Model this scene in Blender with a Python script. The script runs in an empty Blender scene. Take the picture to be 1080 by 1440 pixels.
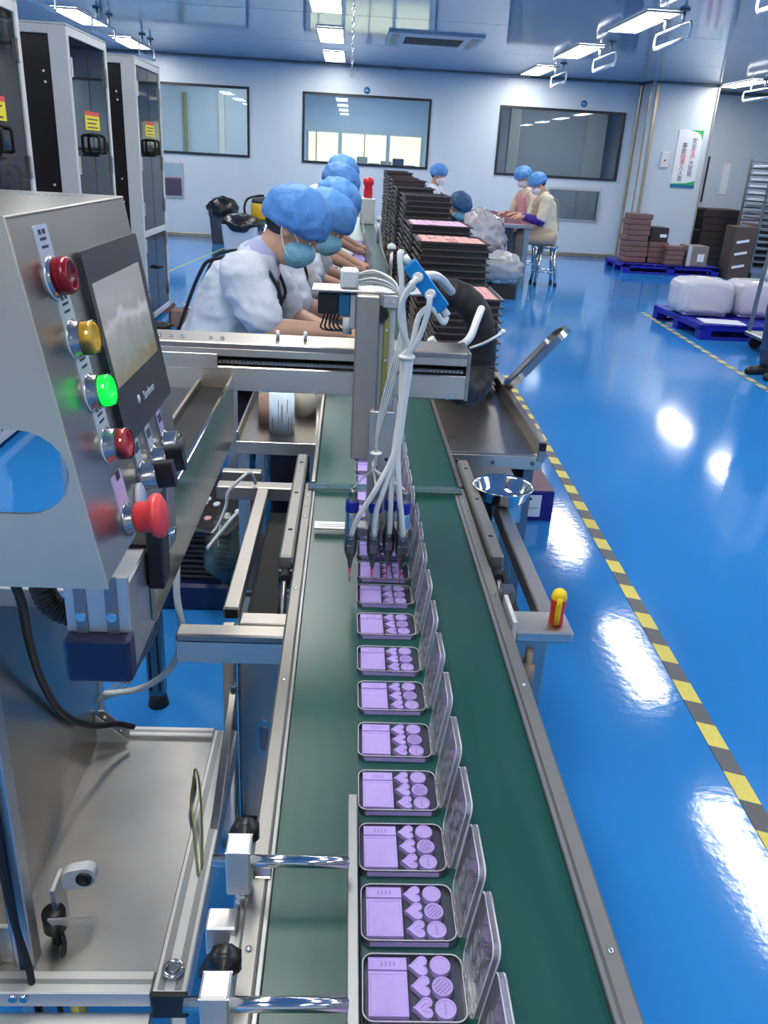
import bpy, bmesh, math, random
from mathutils import Vector, Matrix, noise
PI = math.pi
sc = bpy.context.scene
col = sc.collection

# ---------------------------------------------------------------- camera, light, exposure
H = 1.47
cam = bpy.data.cameras.new('camera'); camo = bpy.data.objects.new('camera', cam); col.objects.link(camo)
cam.sensor_fit = 'VERTICAL'; cam.sensor_height = 36.0; cam.lens = 36.0*1154/1440; cam.clip_start = .02; cam.clip_end = 200
PIT, YAW, ROL = math.radians(23.2), math.radians(3.37), math.radians(3.3)
fw = Vector((math.sin(YAW)*math.cos(PIT), math.cos(YAW)*math.cos(PIT), -math.sin(PIT)))
rt0 = Vector((math.cos(YAW), -math.sin(YAW), 0)); up0 = rt0.cross(fw)
rt = rt0*math.cos(ROL)+up0*math.sin(ROL); up = up0*math.cos(ROL)-rt0*math.sin(ROL)
camo.matrix_world = Matrix(((rt.x, up.x, -fw.x, 0), (rt.y, up.y, -fw.y, 0), (rt.z, up.z, -fw.z, H), (0, 0, 0, 1)))
sc.camera = camo
sc.view_settings.view_transform = 'Standard'; sc.view_settings.look = 'None'
sc.view_settings.gamma = 1.0; sc.view_settings.use_curve_mapping = False
sc.view_settings.exposure = 0.0
sc.cycles.use_denoising = True
sc.cycles.max_bounces = 10; sc.cycles.transparent_max_bounces = 24
sc.cycles.sample_clamp_indirect = 6.0
sc.cycles.caustics_reflective = False; sc.cycles.caustics_refractive = False
w = bpy.data.worlds.new('world'); sc.world = w; w.use_nodes = True
w.node_tree.nodes['Background'].inputs[0].default_value = (.75, .85, 1, 1)
w.node_tree.nodes['Background'].inputs[1].default_value = .25
LIGHT = 28.0          # strength of the ceiling light panels
LCOL = (1.0, .972, .90)

# ---------------------------------------------------------------- materials
MATS = {}
def mat(name, colr=(.5, .5, .5), rough=.5, metal=0.0, spec=.5, emit=None, es=0, coat=0, nz=0.0, nscale=8, stretch=(1, 1, 1), bump=0.0, bscale=60, bstretch=(1, 1, 1), rnz=0.0, col2=None, alpha=None, sheen=0):
    m = bpy.data.materials.new(name); m.use_nodes = True; MATS[name] = m
    nt = m.node_tree; b = nt.nodes['Principled BSDF']
    b.inputs['Base Color'].default_value = (*colr, 1); b.inputs['Roughness'].default_value = rough
    b.inputs['Metallic'].default_value = metal; b.inputs['Specular IOR Level'].default_value = spec
    b.inputs['Coat Weight'].default_value = coat; b.inputs['Coat Roughness'].default_value = .06
    if emit: b.inputs['Emission Color'].default_value = (*emit, 1); b.inputs['Emission Strength'].default_value = es
    if alpha is not None: b.inputs['Alpha'].default_value = alpha
    L = nt.links.new
    if nz or rnz or bump or col2:
        tc = nt.nodes.new('ShaderNodeTexCoord')
        mp = nt.nodes.new('ShaderNodeMapping'); mp.inputs['Scale'].default_value = stretch; L(tc.outputs['Object'], mp.inputs['Vector'])
        n = nt.nodes.new('ShaderNodeTexNoise'); n.inputs['Scale'].default_value = nscale; n.inputs['Detail'].default_value = 4; L(mp.outputs[0], n.inputs['Vector'])
        if nz or col2:
            r = nt.nodes.new('ShaderNodeValToRGB'); L(n.outputs['Fac'], r.inputs[0])
            c2 = col2 if col2 else tuple(min(1, c*(1+nz)) for c in colr)
            c1 = colr if col2 else tuple(c*(1-nz) for c in colr)
            r.color_ramp.elements[0].color = (*c1, 1); r.color_ramp.elements[1].color = (*c2, 1)
            r.color_ramp.elements[0].position = .3; r.color_ramp.elements[1].position = .7
            L(r.outputs[0], b.inputs['Base Color'])
        if rnz:
            q = nt.nodes.new('ShaderNodeMapRange'); q.inputs['To Min'].default_value = max(0, rough-rnz); q.inputs['To Max'].default_value = rough+rnz
            L(n.outputs['Fac'], q.inputs['Value']); L(q.outputs[0], b.inputs['Roughness'])
        if bump:
            mp2 = nt.nodes.new('ShaderNodeMapping'); mp2.inputs['Scale'].default_value = bstretch; L(tc.outputs['Object'], mp2.inputs['Vector'])
            n2 = nt.nodes.new('ShaderNodeTexNoise'); n2.inputs['Scale'].default_value = bscale; n2.inputs['Detail'].default_value = 3; L(mp2.outputs[0], n2.inputs['Vector'])
            bp = nt.nodes.new('ShaderNodeBump'); bp.inputs['Strength'].default_value = bump; bp.inputs['Distance'].default_value = .01
            L(n2.outputs['Fac'], bp.inputs['Height']); L(bp.outputs[0], b.inputs['Normal'])
    return m
def clear(name, tint=(1, 1, 1), rough=.03, diff=.06, dcol=(.8, .8, .9), ior=1.45):
    """thin clear sheet: see-through, Fresnel gloss, a little milky scatter"""
    m = bpy.data.materials.new(name); m.use_nodes = True; MATS[name] = m
    nt = m.node_tree; nt.nodes.clear(); L = nt.links.new; N = nt.nodes.new
    out = N('ShaderNodeOutputMaterial'); tr = N('ShaderNodeBsdfTransparent'); tr.inputs[0].default_value = (*tint, 1)
    gl = N('ShaderNodeBsdfGlossy'); gl.inputs['Roughness'].default_value = rough
    df = N('ShaderNodeBsdfDiffuse'); df.inputs[0].default_value = (*dcol, 1)
    fr = N('ShaderNodeFresnel'); fr.inputs[0].default_value = ior
    m1 = N('ShaderNodeMixShader'); m1.inputs[0].default_value = diff; L(tr.outputs[0], m1.inputs[1]); L(df.outputs[0], m1.inputs[2])
    m2 = N('ShaderNodeMixShader'); L(fr.outputs[0], m2.inputs[0]); L(m1.outputs[0], m2.inputs[1]); L(gl.outputs[0], m2.inputs[2])
    L(m2.outputs[0], out.inputs[0]); return m

mat('epoxy', (.028, .225, .60), .085, spec=.55, nz=.06, nscale=.7, bump=.03, bscale=34, rnz=.02)
mat('ceil_panel', (.46, .53, .64), .07, spec=.6, nz=.05, nscale=.5)
mat('wall_white', (.61, .685, .735), .34, nz=.03, nscale=.8, stretch=(3, 3, .2))
mat('wall_grey', (.55, .60, .64), .4)
mat('joint_dark', (.05, .07, .10), .6)
mat('gold_trim', (.55, .46, .30), .28, metal=.7, nz=.1)
mat('black_trim', (.015, .017, .02), .35)
clear('window_glass', (.80, .88, .93), .01, .03, (.5, .6, .7), 1.55)
mat('light_panel', (1, 1, 1), .5, emit=LCOL, es=LIGHT)
mat('room_glow', (.9, .85, .6), .5, emit=(1.0, .85, .45), es=1.25)
mat('cream', (.75, .74, .66), .5)
mat('rail_steel', (.27, .265, .25), .50, metal=1, nz=.14, nscale=14, stretch=(1, .06, 1), rnz=.06)
mat('bar_steel', (.37, .35, .32), .44, metal=1, nz=.1, nscale=14, stretch=(.2, .2, 1), rnz=.05)
mat('steel', (.46, .43, .385), .36, metal=1, nz=.10, nscale=14, stretch=(1, .06, 1), rnz=.07)
mat('steel_x', (.74, .655, .545), .36, metal=1, nz=.10, nscale=14, stretch=(.05, 1, 1), rnz=.07)
mat('steel_z', (.50, .44, .355), .38, metal=1, nz=.12, nscale=10, stretch=(1, 1, .06), rnz=.08)
mat('steel_polish', (.66, .645, .61), .12, metal=1, rnz=.03, nz=.04)
mat('steel_dark', (.24, .24, .25), .3, metal=1, nz=.15, nscale=6, rnz=.06)
mat('steel_panel', (.46, .43, .39), .30, metal=1, nz=.08, nscale=3, rnz=.06)
mat('tray_sheet', (.40, .39, .37), .38, metal=1, nz=.12, nscale=5, rnz=.08)
mat('alu', (.64, .635, .61), .40, metal=1, nz=.05, nscale=12)
mat('alu_lt', (.66, .655, .63), .46, metal=.8, nz=.04)
mat('alu_dk', (.30, .31, .31), .45, metal=.9)
mat('bezel_metal', (.42, .42, .42), .22, metal=.9)
mat('chrome', (.74, .73, .71), .12, metal=1)
mat('navy_plastic', (.010, .020, .075), .32)
mat('black_plastic', (.010, .010, .012), .35)
mat('black_rubber', (.012, .012, .013), .6)
mat('black_matte', (.004, .004, .005), .7)
mat('belt', (.004, .066, .054), .34, nz=.10, nscale=9, stretch=(6, .4, 1), rnz=.05)
mat('white_hose', (.80, .82, .78), .32)
clear('clear_hose', (.86, .92, .90), .08, .35, (.75, .82, .80))
clear('acrylic', (.90, .97, .95), .04, .10, (.5, .8, .7))
clear('clear_plastic', (.98, .97, .99), .03, .13, (.50, .46, .70))
clear('edge_glint', (.97, .97, .98), .05, .62, (.95, .93, 1.0))  # milky white paints the bright glints along clear plastic edges
clear('lid_plastic', (.98, .98, .99), .05, .19, (.82, .82, .95), 1.5)
clear('bag_plastic', (.9, .9, .93), .12, .42, (.82, .80, .86))
mat('lilac_powder', (.50, .375, .79), .75, nz=.04, nscale=60)
mat('lilac_mark', (.36, .26, .62), .8)
mat('pink_powder', (.78, .36, .33), .8, col2=(.85, .52, .48), nscale=90)
mat('lilac_tray_powder', (.68, .42, .62), .8, col2=(.8, .55, .74), nscale=90)
mat('tray_black', (.026, .021, .022), .40, nz=.2)
mat('tray_rim_lit', (.075, .062, .060), .33)  # lighter colour paints in the light that the tray rims catch
mat('tray_brown', (.060, .030, .032), .5)
mat('blue_anod', (.0, .24, .62), .32, metal=.25)
mat('valve_blue', (.02, .17, .34), .4)
mat('collar_blue', (.012, .018, .33), .3)
mat('needle_pink', (.85, .14, .28), .3)
mat('brass', (.42, .40, .12), .35, metal=.6)
mat('btn_red', (.24, .002, .010), .25)
mat('btn_red2', (.62, .010, .015), .3)
mat('estop_red', (.78, .055, .06), .38)
mat('btn_yellow', (.92, .50, .002), .35)
mat('btn_green', (.0, .55, .04), .2, emit=(.0, 1.0, .06), es=1.1)
clear('btn_clear', (.97, .98, .98), .05, .02)
mat('label_white', (.62, .66, .72), .5)
mat('label_green', (.55, .66, .62), .5)
mat('label_lilac', (.62, .52, .74), .5)
mat('ink', (.03, .03, .05), .6)
mat('bezel', (.035, .038, .045), .32)
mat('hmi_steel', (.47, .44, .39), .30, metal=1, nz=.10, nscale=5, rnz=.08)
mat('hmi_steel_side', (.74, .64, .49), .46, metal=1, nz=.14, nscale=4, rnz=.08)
mat('cab_white', (.62, .64, .64), .42)
mat('cab_glass', (.008, .008, .010), .045, spec=.15)
mat('cab_black', (.004, .002, .003), .5)
mat('sticker_yellow', (.85, .72, .01), .5)
mat('sticker_red', (.70, .05, .03), .5)
mat('skin', (.58, .34, .23), .5, nz=.05, nscale=25)
mat('hair_black', (.008, .007, .007), .45)
mat('cap_blue', (.060, .235, .60), .6, col2=(.13, .36, .74), nscale=14, bump=.9, bscale=26)
mat('cap_dark', (.03, .10, .22), .6, nz=.15, nscale=12)
mat('cloth_white', (.60, .65, .72), .75, nz=.05, nscale=10, bump=.35, bscale=18)
mat('cloth_cream', (.66, .60, .46), .8, nz=.06, nscale=10)
mat('cloth_beige', (.50, .38, .27), .8, nz=.06)
mat('cloth_navy', (.006, .008, .022), .7)
mat('cloth_lilac', (.42, .44, .68), .75)
mat('cloth_purple', (.04, .008, .26), .6)
mat('cloth_pink', (.62, .30, .36), .8)
mat('mask_blue', (.20, .46, .60), .7, bump=.3, bscale=40)
mat('mask_white', (.70, .72, .80), .7)
mat('denim', (.028, .06, .13), .8, nz=.3, nscale=30)
mat('shoe_black', (.01, .01, .012), .4)
mat('paper', (.85, .87, .90), .6)
mat('carton', (.36, .22, .16), .75, nz=.08, nscale=20)
mat('carton_pink', (.19, .10, .088), .75, nz=.14, nscale=30, stretch=(1, 1, 6))
mat('carton_dark', (.035, .022, .020), .6)
mat('carton_grey', (.24, .20, .17), .7)
mat('carton_tower', (.095, .065, .052), .7)
mat('carton_blue', (.015, .012, .20), .45)
mat('carton_mauve', (.25, .15, .18), .6, nz=.08)
mat('pallet_blue', (.010, .012, .36), .38)
mat('foam_white', (.80, .78, .92), .8, nz=.06, nscale=6)
clear('wrap', (.98, .98, 1.0), .25, .60, (.97, .95, 1.0))
mat('bin_grey', (.05, .055, .065), .5)
mat('bin_white', (.60, .63, .67), .5)
mat('bag_black', (.008, .008, .010), .28, bump=.8, bscale=12)
mat('yellow_paint', (.70, .42, .02), .45)
mat('white_paint', (.75, .78, .78), .4)
mat('faded_line', (.38, .44, .16), .4)
mat('tool_red', (.65, .02, .015), .4)
mat('tool_yellow', (.90, .60, .0), .4)
mat('rack_steel', (.30, .33, .34), .35, metal=.9)
mat('red_plastic', (.70, .01, .03), .4)
mat('roll_blue', (.55, .70, .80), .6, col2=(.70, .82, .88), nscale=30)
mat('roll_cream', (.68, .60, .46), .7)
mat('green_label', (.05, .45, .10), .5)
mat('table_blue', (.22, .30, .36), .4, metal=.4)
mat('wood_shade', (.25, .2, .15), .6)

def stripe_mat(name, c1, c2, period, axis=1):
    m = bpy.data.materials.new(name); m.use_nodes = True; MATS[name] = m; nt = m.node_tree; L = nt.links.new; N = nt.nodes.new
    b = nt.nodes['Principled BSDF']; b.inputs['Roughness'].default_value = .5
    tc = N('ShaderNodeTexCoord'); sx = N('ShaderNodeSeparateXYZ'); L(tc.outputs['Object'], sx.inputs[0])
    ad = N('ShaderNodeMath'); ad.operation = 'MULTIPLY_ADD'; ad.inputs[1].default_value = .35; L(sx.outputs[0], ad.inputs[0]); L(sx.outputs[axis], ad.inputs[2])
    dv = N('ShaderNodeMath'); dv.operation = 'DIVIDE'; dv.inputs[1].default_value = period; L(ad.outputs[0], dv.inputs[0])
    fr = N('ShaderNodeMath'); fr.operation = 'FRACT'; L(dv.outputs[0], fr.inputs[0])
    gt = N('ShaderNodeMath'); gt.operation = 'GREATER_THAN'; gt.inputs[1].default_value = .5; L(fr.outputs[0], gt.inputs[0])
    ns = N('ShaderNodeTexNoise'); ns.inputs['Scale'].default_value = 120; L(tc.outputs['Object'], ns.inputs['Vector'])
    mx = N('ShaderNodeMix'); mx.data_type = 'RGBA'; mx.inputs[6].default_value = (*c1, 1); mx.inputs[7].default_value = (*c2, 1); L(gt.outputs[0], mx.inputs[0])
    m2 = N('ShaderNodeMix'); m2.data_type = 'RGBA'; m2.blend_type = 'MULTIPLY'; m2.inputs[0].default_value = .35; L(mx.outputs[2], m2.inputs[6]); L(ns.outputs['Color'], m2.inputs[7])
    L(m2.outputs[2], b.inputs['Base Color']); return m
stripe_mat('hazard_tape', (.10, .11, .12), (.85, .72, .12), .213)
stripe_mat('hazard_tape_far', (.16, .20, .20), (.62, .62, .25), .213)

def screen_reflection_mat():
    """reflection painted into the operator screen colour: pale greys above, ochre band low down"""
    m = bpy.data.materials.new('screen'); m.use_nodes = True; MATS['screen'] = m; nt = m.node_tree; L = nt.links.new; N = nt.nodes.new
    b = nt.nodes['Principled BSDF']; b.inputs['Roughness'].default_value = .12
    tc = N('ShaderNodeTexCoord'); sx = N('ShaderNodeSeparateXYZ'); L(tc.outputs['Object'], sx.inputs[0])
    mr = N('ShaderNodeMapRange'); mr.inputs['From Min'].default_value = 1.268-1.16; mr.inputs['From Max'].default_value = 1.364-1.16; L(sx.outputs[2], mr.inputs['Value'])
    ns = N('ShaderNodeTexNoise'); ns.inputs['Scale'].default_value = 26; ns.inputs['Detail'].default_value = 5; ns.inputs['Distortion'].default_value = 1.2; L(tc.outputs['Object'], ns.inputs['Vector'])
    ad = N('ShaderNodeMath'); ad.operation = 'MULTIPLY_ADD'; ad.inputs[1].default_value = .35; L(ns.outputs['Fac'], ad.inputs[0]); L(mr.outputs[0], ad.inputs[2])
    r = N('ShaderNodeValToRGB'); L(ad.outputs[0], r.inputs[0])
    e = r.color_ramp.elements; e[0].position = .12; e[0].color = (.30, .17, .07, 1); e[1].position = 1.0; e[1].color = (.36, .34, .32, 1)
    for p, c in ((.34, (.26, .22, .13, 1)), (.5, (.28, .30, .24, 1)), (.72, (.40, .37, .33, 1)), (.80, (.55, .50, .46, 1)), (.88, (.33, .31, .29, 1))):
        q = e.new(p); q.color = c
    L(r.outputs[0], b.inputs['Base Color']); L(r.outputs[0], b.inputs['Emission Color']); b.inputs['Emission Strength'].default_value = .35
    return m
screen_reflection_mat()

# ---------------------------------------------------------------- mesh helpers
ORG = {}
class MB:
    def __init__(s): s.v = []; s.f = []; s.m = []; s.s = []; s.mi = 0
    def add(s, vs, fs, smooth=False):
        o = len(s.v); s.v += [Vector(p) for p in vs]
        for f in fs: s.f.append([o+i for i in f]); s.m.append(s.mi); s.s.append(smooth)
        return o
    def box(s, x0, x1, y0, y1, z0, z1, c=0.0, M=None):
        if x0 > x1: x0, x1 = x1, x0
        if y0 > y1: y0, y1 = y1, y0
        if z0 > z1: z0, z1 = z1, z0
        if c <= 0:
            vs = [(x, y, z) for z in (z0, z1) for y in (y0, y1) for x in (x0, x1)]
            fs = [(0, 2, 3, 1), (4, 5, 7, 6), (0, 1, 5, 4), (2, 6, 7, 3), (0, 4, 6, 2), (1, 3, 7, 5)]
        else:
            c = min(c, (x1-x0)*.45, (y1-y0)*.45, (z1-z0)*.45)
            X = (x0, x1); Y = (y0, y1); Z = (z0, z1); vs = []; ix = {}
            for i in (0, 1):
                for j in (0, 1):
                    for k in (0, 1):
                        a = c if i == 0 else -c; b = c if j == 0 else -c; d = c if k == 0 else -c
                        ix[i, j, k, 0] = len(vs); vs.append((X[i], Y[j]+b, Z[k]+d))
                        ix[i, j, k, 1] = len(vs); vs.append((X[i]+a, Y[j], Z[k]+d))
                        ix[i, j, k, 2] = len(vs); vs.append((X[i]+a, Y[j]+b, Z[k]))
            fs = []
            q = lambda a, *t: ix[(*t, a)]
            for i in (0, 1): fs.append([q(0, i, 0, 0), q(0, i, 1, 0), q(0, i, 1, 1), q(0, i, 0, 1)])
            for j in (0, 1): fs.append([q(1, 0, j, 0), q(1, 1, j, 0), q(1, 1, j, 1), q(1, 0, j, 1)])
            for k in (0, 1): fs.append([q(2, 0, 0, k), q(2, 1, 0, k), q(2, 1, 1, k), q(2, 0, 1, k)])
            for i in (0, 1):
                for j in (0, 1): fs.append([q(0, i, j, 0), q(0, i, j, 1), q(1, i, j, 1), q(1, i, j, 0)])
            for i in (0, 1):
                for k in (0, 1): fs.append([q(0, i, 0, k), q(0, i, 1, k), q(2, i, 1, k), q(2, i, 0, k)])
            for j in (0, 1):
                for k in (0, 1): fs.append([q(1, 0, j, k), q(1, 1, j, k), q(2, 1, j, k), q(2, 0, j, k)])
            for i in (0, 1):
                for j in (0, 1):
                    for k in (0, 1): fs.append([q(0, i, j, k), q(1, i, j, k), q(2, i, j, k)])
        if M is not None: vs = [M @ Vector(p) for p in vs]
        s.add(vs, fs); return s
    def cbox(s, cx, cy, cz, sx, sy, sz, c=0.0, rz=0, rx=0, ry=0):
        M = Matrix.Translation((cx, cy, cz)) @ Matrix.Rotation(rz, 4, 'Z') @ Matrix.Rotation(ry, 4, 'Y') @ Matrix.Rotation(rx, 4, 'X')
        return s.box(-sx/2, sx/2, -sy/2, sy/2, -sz/2, sz/2, c, M)
    def cyl(s, p0, p1, r0, r1=None, n=16, smooth=True):
        r1 = r0 if r1 is None else r1
        return s.tubev([Vector(p0), Vector(p1)], [r0, r1], n, smooth)
    def tubev(s, pts, rs, n=10, smooth=True, cap=True):
        pts = [Vector(p) for p in pts]; k = len(pts)
        t = []
        for i in range(k):
            a = pts[max(0, i-1)]; b = pts[min(k-1, i+1)]; d = b-a; t.append(d.normalized() if d.length > 1e-9 else Vector((0, 0, 1)))
        u = t[0].orthogonal().normalized(); vs = []; fs = []
        for i in range(k):
            u = (u-t[i]*u.dot(t[i])); u = u.normalized() if u.length > 1e-6 else t[i].orthogonal().normalized()
            w_ = t[i].cross(u)
            for j in range(n):
                a = 2*PI*j/n; vs.append(pts[i]+(u*math.cos(a)+w_*math.sin(a))*rs[i])
        for i in range(k-1):
            for j in range(n): fs.append((i*n+j, i*n+(j+1) % n, (i+1)*n+(j+1) % n, (i+1)*n+j))
        s.add(vs, fs, smooth)
        if cap:
            o = len(s.v)-len(vs)
            s.f.append([o+j for j in range(n)][::-1]); s.m.append(s.mi); s.s.append(False)
            s.f.append([o+(k-1)*n+j for j in range(n)]); s.m.append(s.mi); s.s.append(False)
        return s
    def tube(s, pts, r, n=8, sub=6, smooth=True):
        P = curve(pts, sub); return s.tubev(P, [r]*len(P), n, smooth)
    def lathe(s, prof, c=(0, 0, 0), n=24, M=None, smooth=True, cap=True):
        vs = []; fs = []; k = len(prof)
        for (r, z) in prof:
            for j in range(n): a = 2*PI*j/n; vs.append(Vector((r*math.cos(a), r*math.sin(a), z)))
        for i in range(k-1):
            for j in range(n): fs.append((i*n+j, i*n+(j+1) % n, (i+1)*n+(j+1) % n, (i+1)*n+j))
        if cap and prof[0][0] > 1e-6: fs.append(tuple(range(n))[::-1])
        if cap and prof[-1][0] > 1e-6: fs.append(tuple((k-1)*n+j for j in range(n)))
        vs = [(M @ p if M is not None else p)+Vector(c) for p in vs]
        s.add(vs, fs, smooth); return s
    def prism(s, poly, o, u, v, th, smooth=False):
        """polygon in plane (o,u,v) extruded by vector th"""
        o, u, v, th = Vector(o), Vector(u), Vector(v), Vector(th); n = len(poly)
        a = [o+u*p[0]+v*p[1] for p in poly]; b = [p+th for p in a]
        s.add(a+b, [tuple(range(n))[::-1], tuple(range(n, 2*n))]+[(i, (i+1) % n, n+(i+1) % n, n+i) for i in range(n)], smooth); return s
    def ring(s, outer, inner, o, u, v, th):
        o, u, v, th = Vector(o), Vector(u), Vector(v), Vector(th); n = len(outer)
        a = [o+u*p[0]+v*p[1] for p in outer]; b = [o+u*p[0]+v*p[1] for p in inner]
        vs = a+b+[p+th for p in a]+[p+th for p in b]; fs = []
        for i in range(n):
            j = (i+1) % n
            fs += [(i, j, n+j, n+i), (2*n+i, 3*n+i, 3*n+j, 2*n+j), (i, 2*n+i, 2*n+j, j), (n+i, n+j, 3*n+j, 3*n+i)]
        s.add(vs, fs); return s
    def blob(s, c, r, nu=20, nv=14, amp=0.0, freq=8.0, seed=0.0, fn=None, M=None):
        vs = []; fs = []; c = Vector(c)
        for i in range(nv+1):
            th = PI*i/nv
            for j in range(nu):
                ph = 2*PI*j/nu; d = Vector((math.sin(th)*math.cos(ph), math.sin(th)*math.sin(ph), math.cos(th)))
                k = 1+amp*noise.noise(d*freq+Vector((seed, seed*1.7, seed*.3)))
                p = Vector((d.x*r[0]*k, d.y*r[1]*k, d.z*r[2]*k))
                if fn: p = fn(p, d)
                if M is not None: p = M @ p
                vs.append(p+c)
        for i in range(nv):
            for j in range(nu): fs.append((i*nu+j, (i+1)*nu+j, (i+1)*nu+(j+1) % nu, i*nu+(j+1) % nu))
        s.add(vs, fs, True); return s
    def build(s, name, mats, parent=None, kind=None, loc=None):
        if not isinstance(mats, (list, tuple)): mats = [mats]
        org = ORG.get(parent.name, Vector()) if parent is not None else (Vector(loc) if loc is not None else Vector())
        me = bpy.data.meshes.new(name)
        me.from_pydata([tuple(p-org) for p in s.v], [], s.f); me.update()
        for mt in mats: me.materials.append(MATS[mt])
        me.polygons.foreach_set('material_index', s.m); me.polygons.foreach_set('use_smooth', s.s)
        b = bmesh.new(); b.from_mesh(me); bmesh.ops.remove_doubles(b, verts=b.verts, dist=1e-6); bmesh.ops.recalc_face_normals(b, faces=b.faces); b.to_mesh(me); b.free()
        o = bpy.data.objects.new(name, me); col.objects.link(o)
        if parent is not None: o.parent = parent; ORG[o.name] = org
        else: o.location = org; ORG[o.name] = org
        if kind: o['kind'] = kind
        return o
def curve(pts, sub=6):
    P = [Vector(p) for p in pts]
    if len(P) < 3: return P
    out = []
    for i in range(len(P)-1):
        a = P[i-1] if i else P[i]*2-P[i+1]; b = P[i]; c = P[i+1]; d = P[i+2] if i+2 < len(P) else P[i+1]*2-P[i]
        for k in range(sub):
            t = k/sub; out.append(.5*((2*b)+(c-a)*t+(2*a-5*b+4*c-d)*t*t+(3*b-a-3*c+d)*t**3))
    out.append(P[-1]); return out
def rrect(x0, x1, y0, y1, r, n=5):
    o = []
    for cx, cy, a in ((x1-r, y1-r, 0), (x0+r, y1-r, 90), (x0+r, y0+r, 180), (x1-r, y0+r, 270)):
        for k in range(n+1): t = math.radians(a+90*k/n); o.append((cx+r*math.cos(t), cy+r*math.sin(t)))
    return o
def tag(o, label=None, cat=None, group=None, kind=None):
    if label: o['label'] = label
    if cat: o['category'] = cat
    if group: o['group'] = group
    if kind: o['kind'] = kind
    return o
def thing(name, label, cat, loc=(0, 0, 0), group=None, rz=0):
    o = bpy.data.objects.new(name, None); o.empty_display_size = .05; col.objects.link(o)
    o.location = loc; o.rotation_euler = (0, 0, rz); ORG[o.name] = Vector(loc); return tag(o, label, cat, group)
def one(mb, name, mats, label, cat, loc, group=None):
    return tag(mb.build(name, mats, None, None, loc), label, cat, group)
def dup(o, loc=None, rz=None, label=None, parent=None):
    c = o.copy(); col.objects.link(c)
    if parent is not None: c.parent = parent
    if loc is not None: c.location = loc
    if rz is not None: c.rotation_euler = (0, 0, rz)
    if label: c['label'] = label
    for ch in list(o.children): dup(ch, parent=c)
    return c
def struct(mb, name, mats, loc=None): return mb.build(name, mats, None, 'structure', loc)
def B(x0, x1, y0, y1, z0, z1, c=0.0): return MB().box(x0, x1, y0, y1, z0, z1, c)
TMP = bpy.data.scenes.new('workshop')
def evaluated(o):
    """mesh of one object with its modifiers, worked out in an otherwise empty scene"""
    TMP.collection.objects.link(o); vl = TMP.view_layers[0]; vl.update()
    me = bpy.data.meshes.new_from_object(o.evaluated_get(vl.depsgraph), depsgraph=vl.depsgraph)
    TMP.collection.objects.unlink(o); return me
random.seed(7)
# ================================================================ the setting
XL, XR, YN, YF, ZC = -7.0, 9.5, -3.2, 15.8, 2.92
struct(B(XL, XR, YN, 23, -.1, 0), 'floor', 'epoxy')
ceil = struct(B(XL, XR, YN, 23, ZC+.012, ZC+.1), 'ceiling', 'joint_dark')
y = 10.52-2.46*6
while y < 22.5:
    y1 = min(y+2.46, 23)
    for (xa, xb) in ((XL, XR),):
        B(xa, xb, max(y, YN)+.006, y1-.006, ZC, ZC+.02, .004).build('ceiling_panel', 'ceil_panel', ceil)
    y = y1
# back wall with window openings
HOLES = [(-4.2, -1.80, 1.388, 2.476), (-.865, 1.335, 1.36, 2.461), (2.56, 4.76, 1.341, 2.437), (3.57, 4.52, .63, 1.163), (-3.62, -2.975, .662, 1.213)]
def wall_with_holes(name, x0, x1, z0, z1, ya, yb, holes, m):
    xs = sorted({x0, x1, *[h[0] for h in holes], *[h[1] for h in holes]}); zs = sorted({z0, z1, *[h[2] for h in holes], *[h[3] for h in holes]})
    b = MB()
    for i in range(len(xs)-1):
        for k in range(len(zs)-1):
            cx, cz = (xs[i]+xs[i+1])/2, (zs[k]+zs[k+1])/2
            if any(h[0] < cx < h[1] and h[2] < cz < h[3] for h in holes): continue
            b.box(xs[i], xs[i+1], ya, yb, zs[k], zs[k+1])
    return struct(b, name, m)
wall_with_holes('wall_back', XL, 5.0, 0, ZC, YF, YF+.08, HOLES, 'wall_white')
struct(B(5.0, 5.10, 15.3, 15.88, 0, ZC), 'wall_column_return', 'wall_white')
struct(B(5.10, 6.15, 15.3, 15.42, 0, ZC), 'wall_column', 'wall_white')
struct(B(6.05, XR, 16.5, 16.6, 0, ZC), 'wall_back_recess', 'wall_white')
struct(B(6.05, 6.15, 15.42, 16.5, 0, ZC), 'wall_recess_side', 'wall_white')
struct(B(XL-.1, XL, YN, 23, 0, ZC), 'wall_left', 'wall_white')
struct(B(XR, XR+.1, YN, 23, 0, ZC), 'wall_right', 'wall_white')
struct(B(XL, XR, YN-.1, YN, 0, ZC), 'wall_front', 'wall_white')
struct(B(XL, XR, 22.9, 23, 0, ZC), 'wall_beyond', 'wall_white')
struct(B(-1.42, -1.34, YF+.08, 22.9, 0, ZC), 'wall_partition_left', 'wall_white')
struct(B(2.05, 2.13, YF+.08, 22.9, 0, ZC), 'wall_partition_right', 'wall_white')
struct(B(-6.9, -1.42, 18.6, 18.7, 0, ZC), 'wall_beyond_left', 'wall_white')
struct(B(2.13, 6.05, 19.2, 19.3, 0, ZC), 'wall_beyond_right', 'wall_grey')
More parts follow.
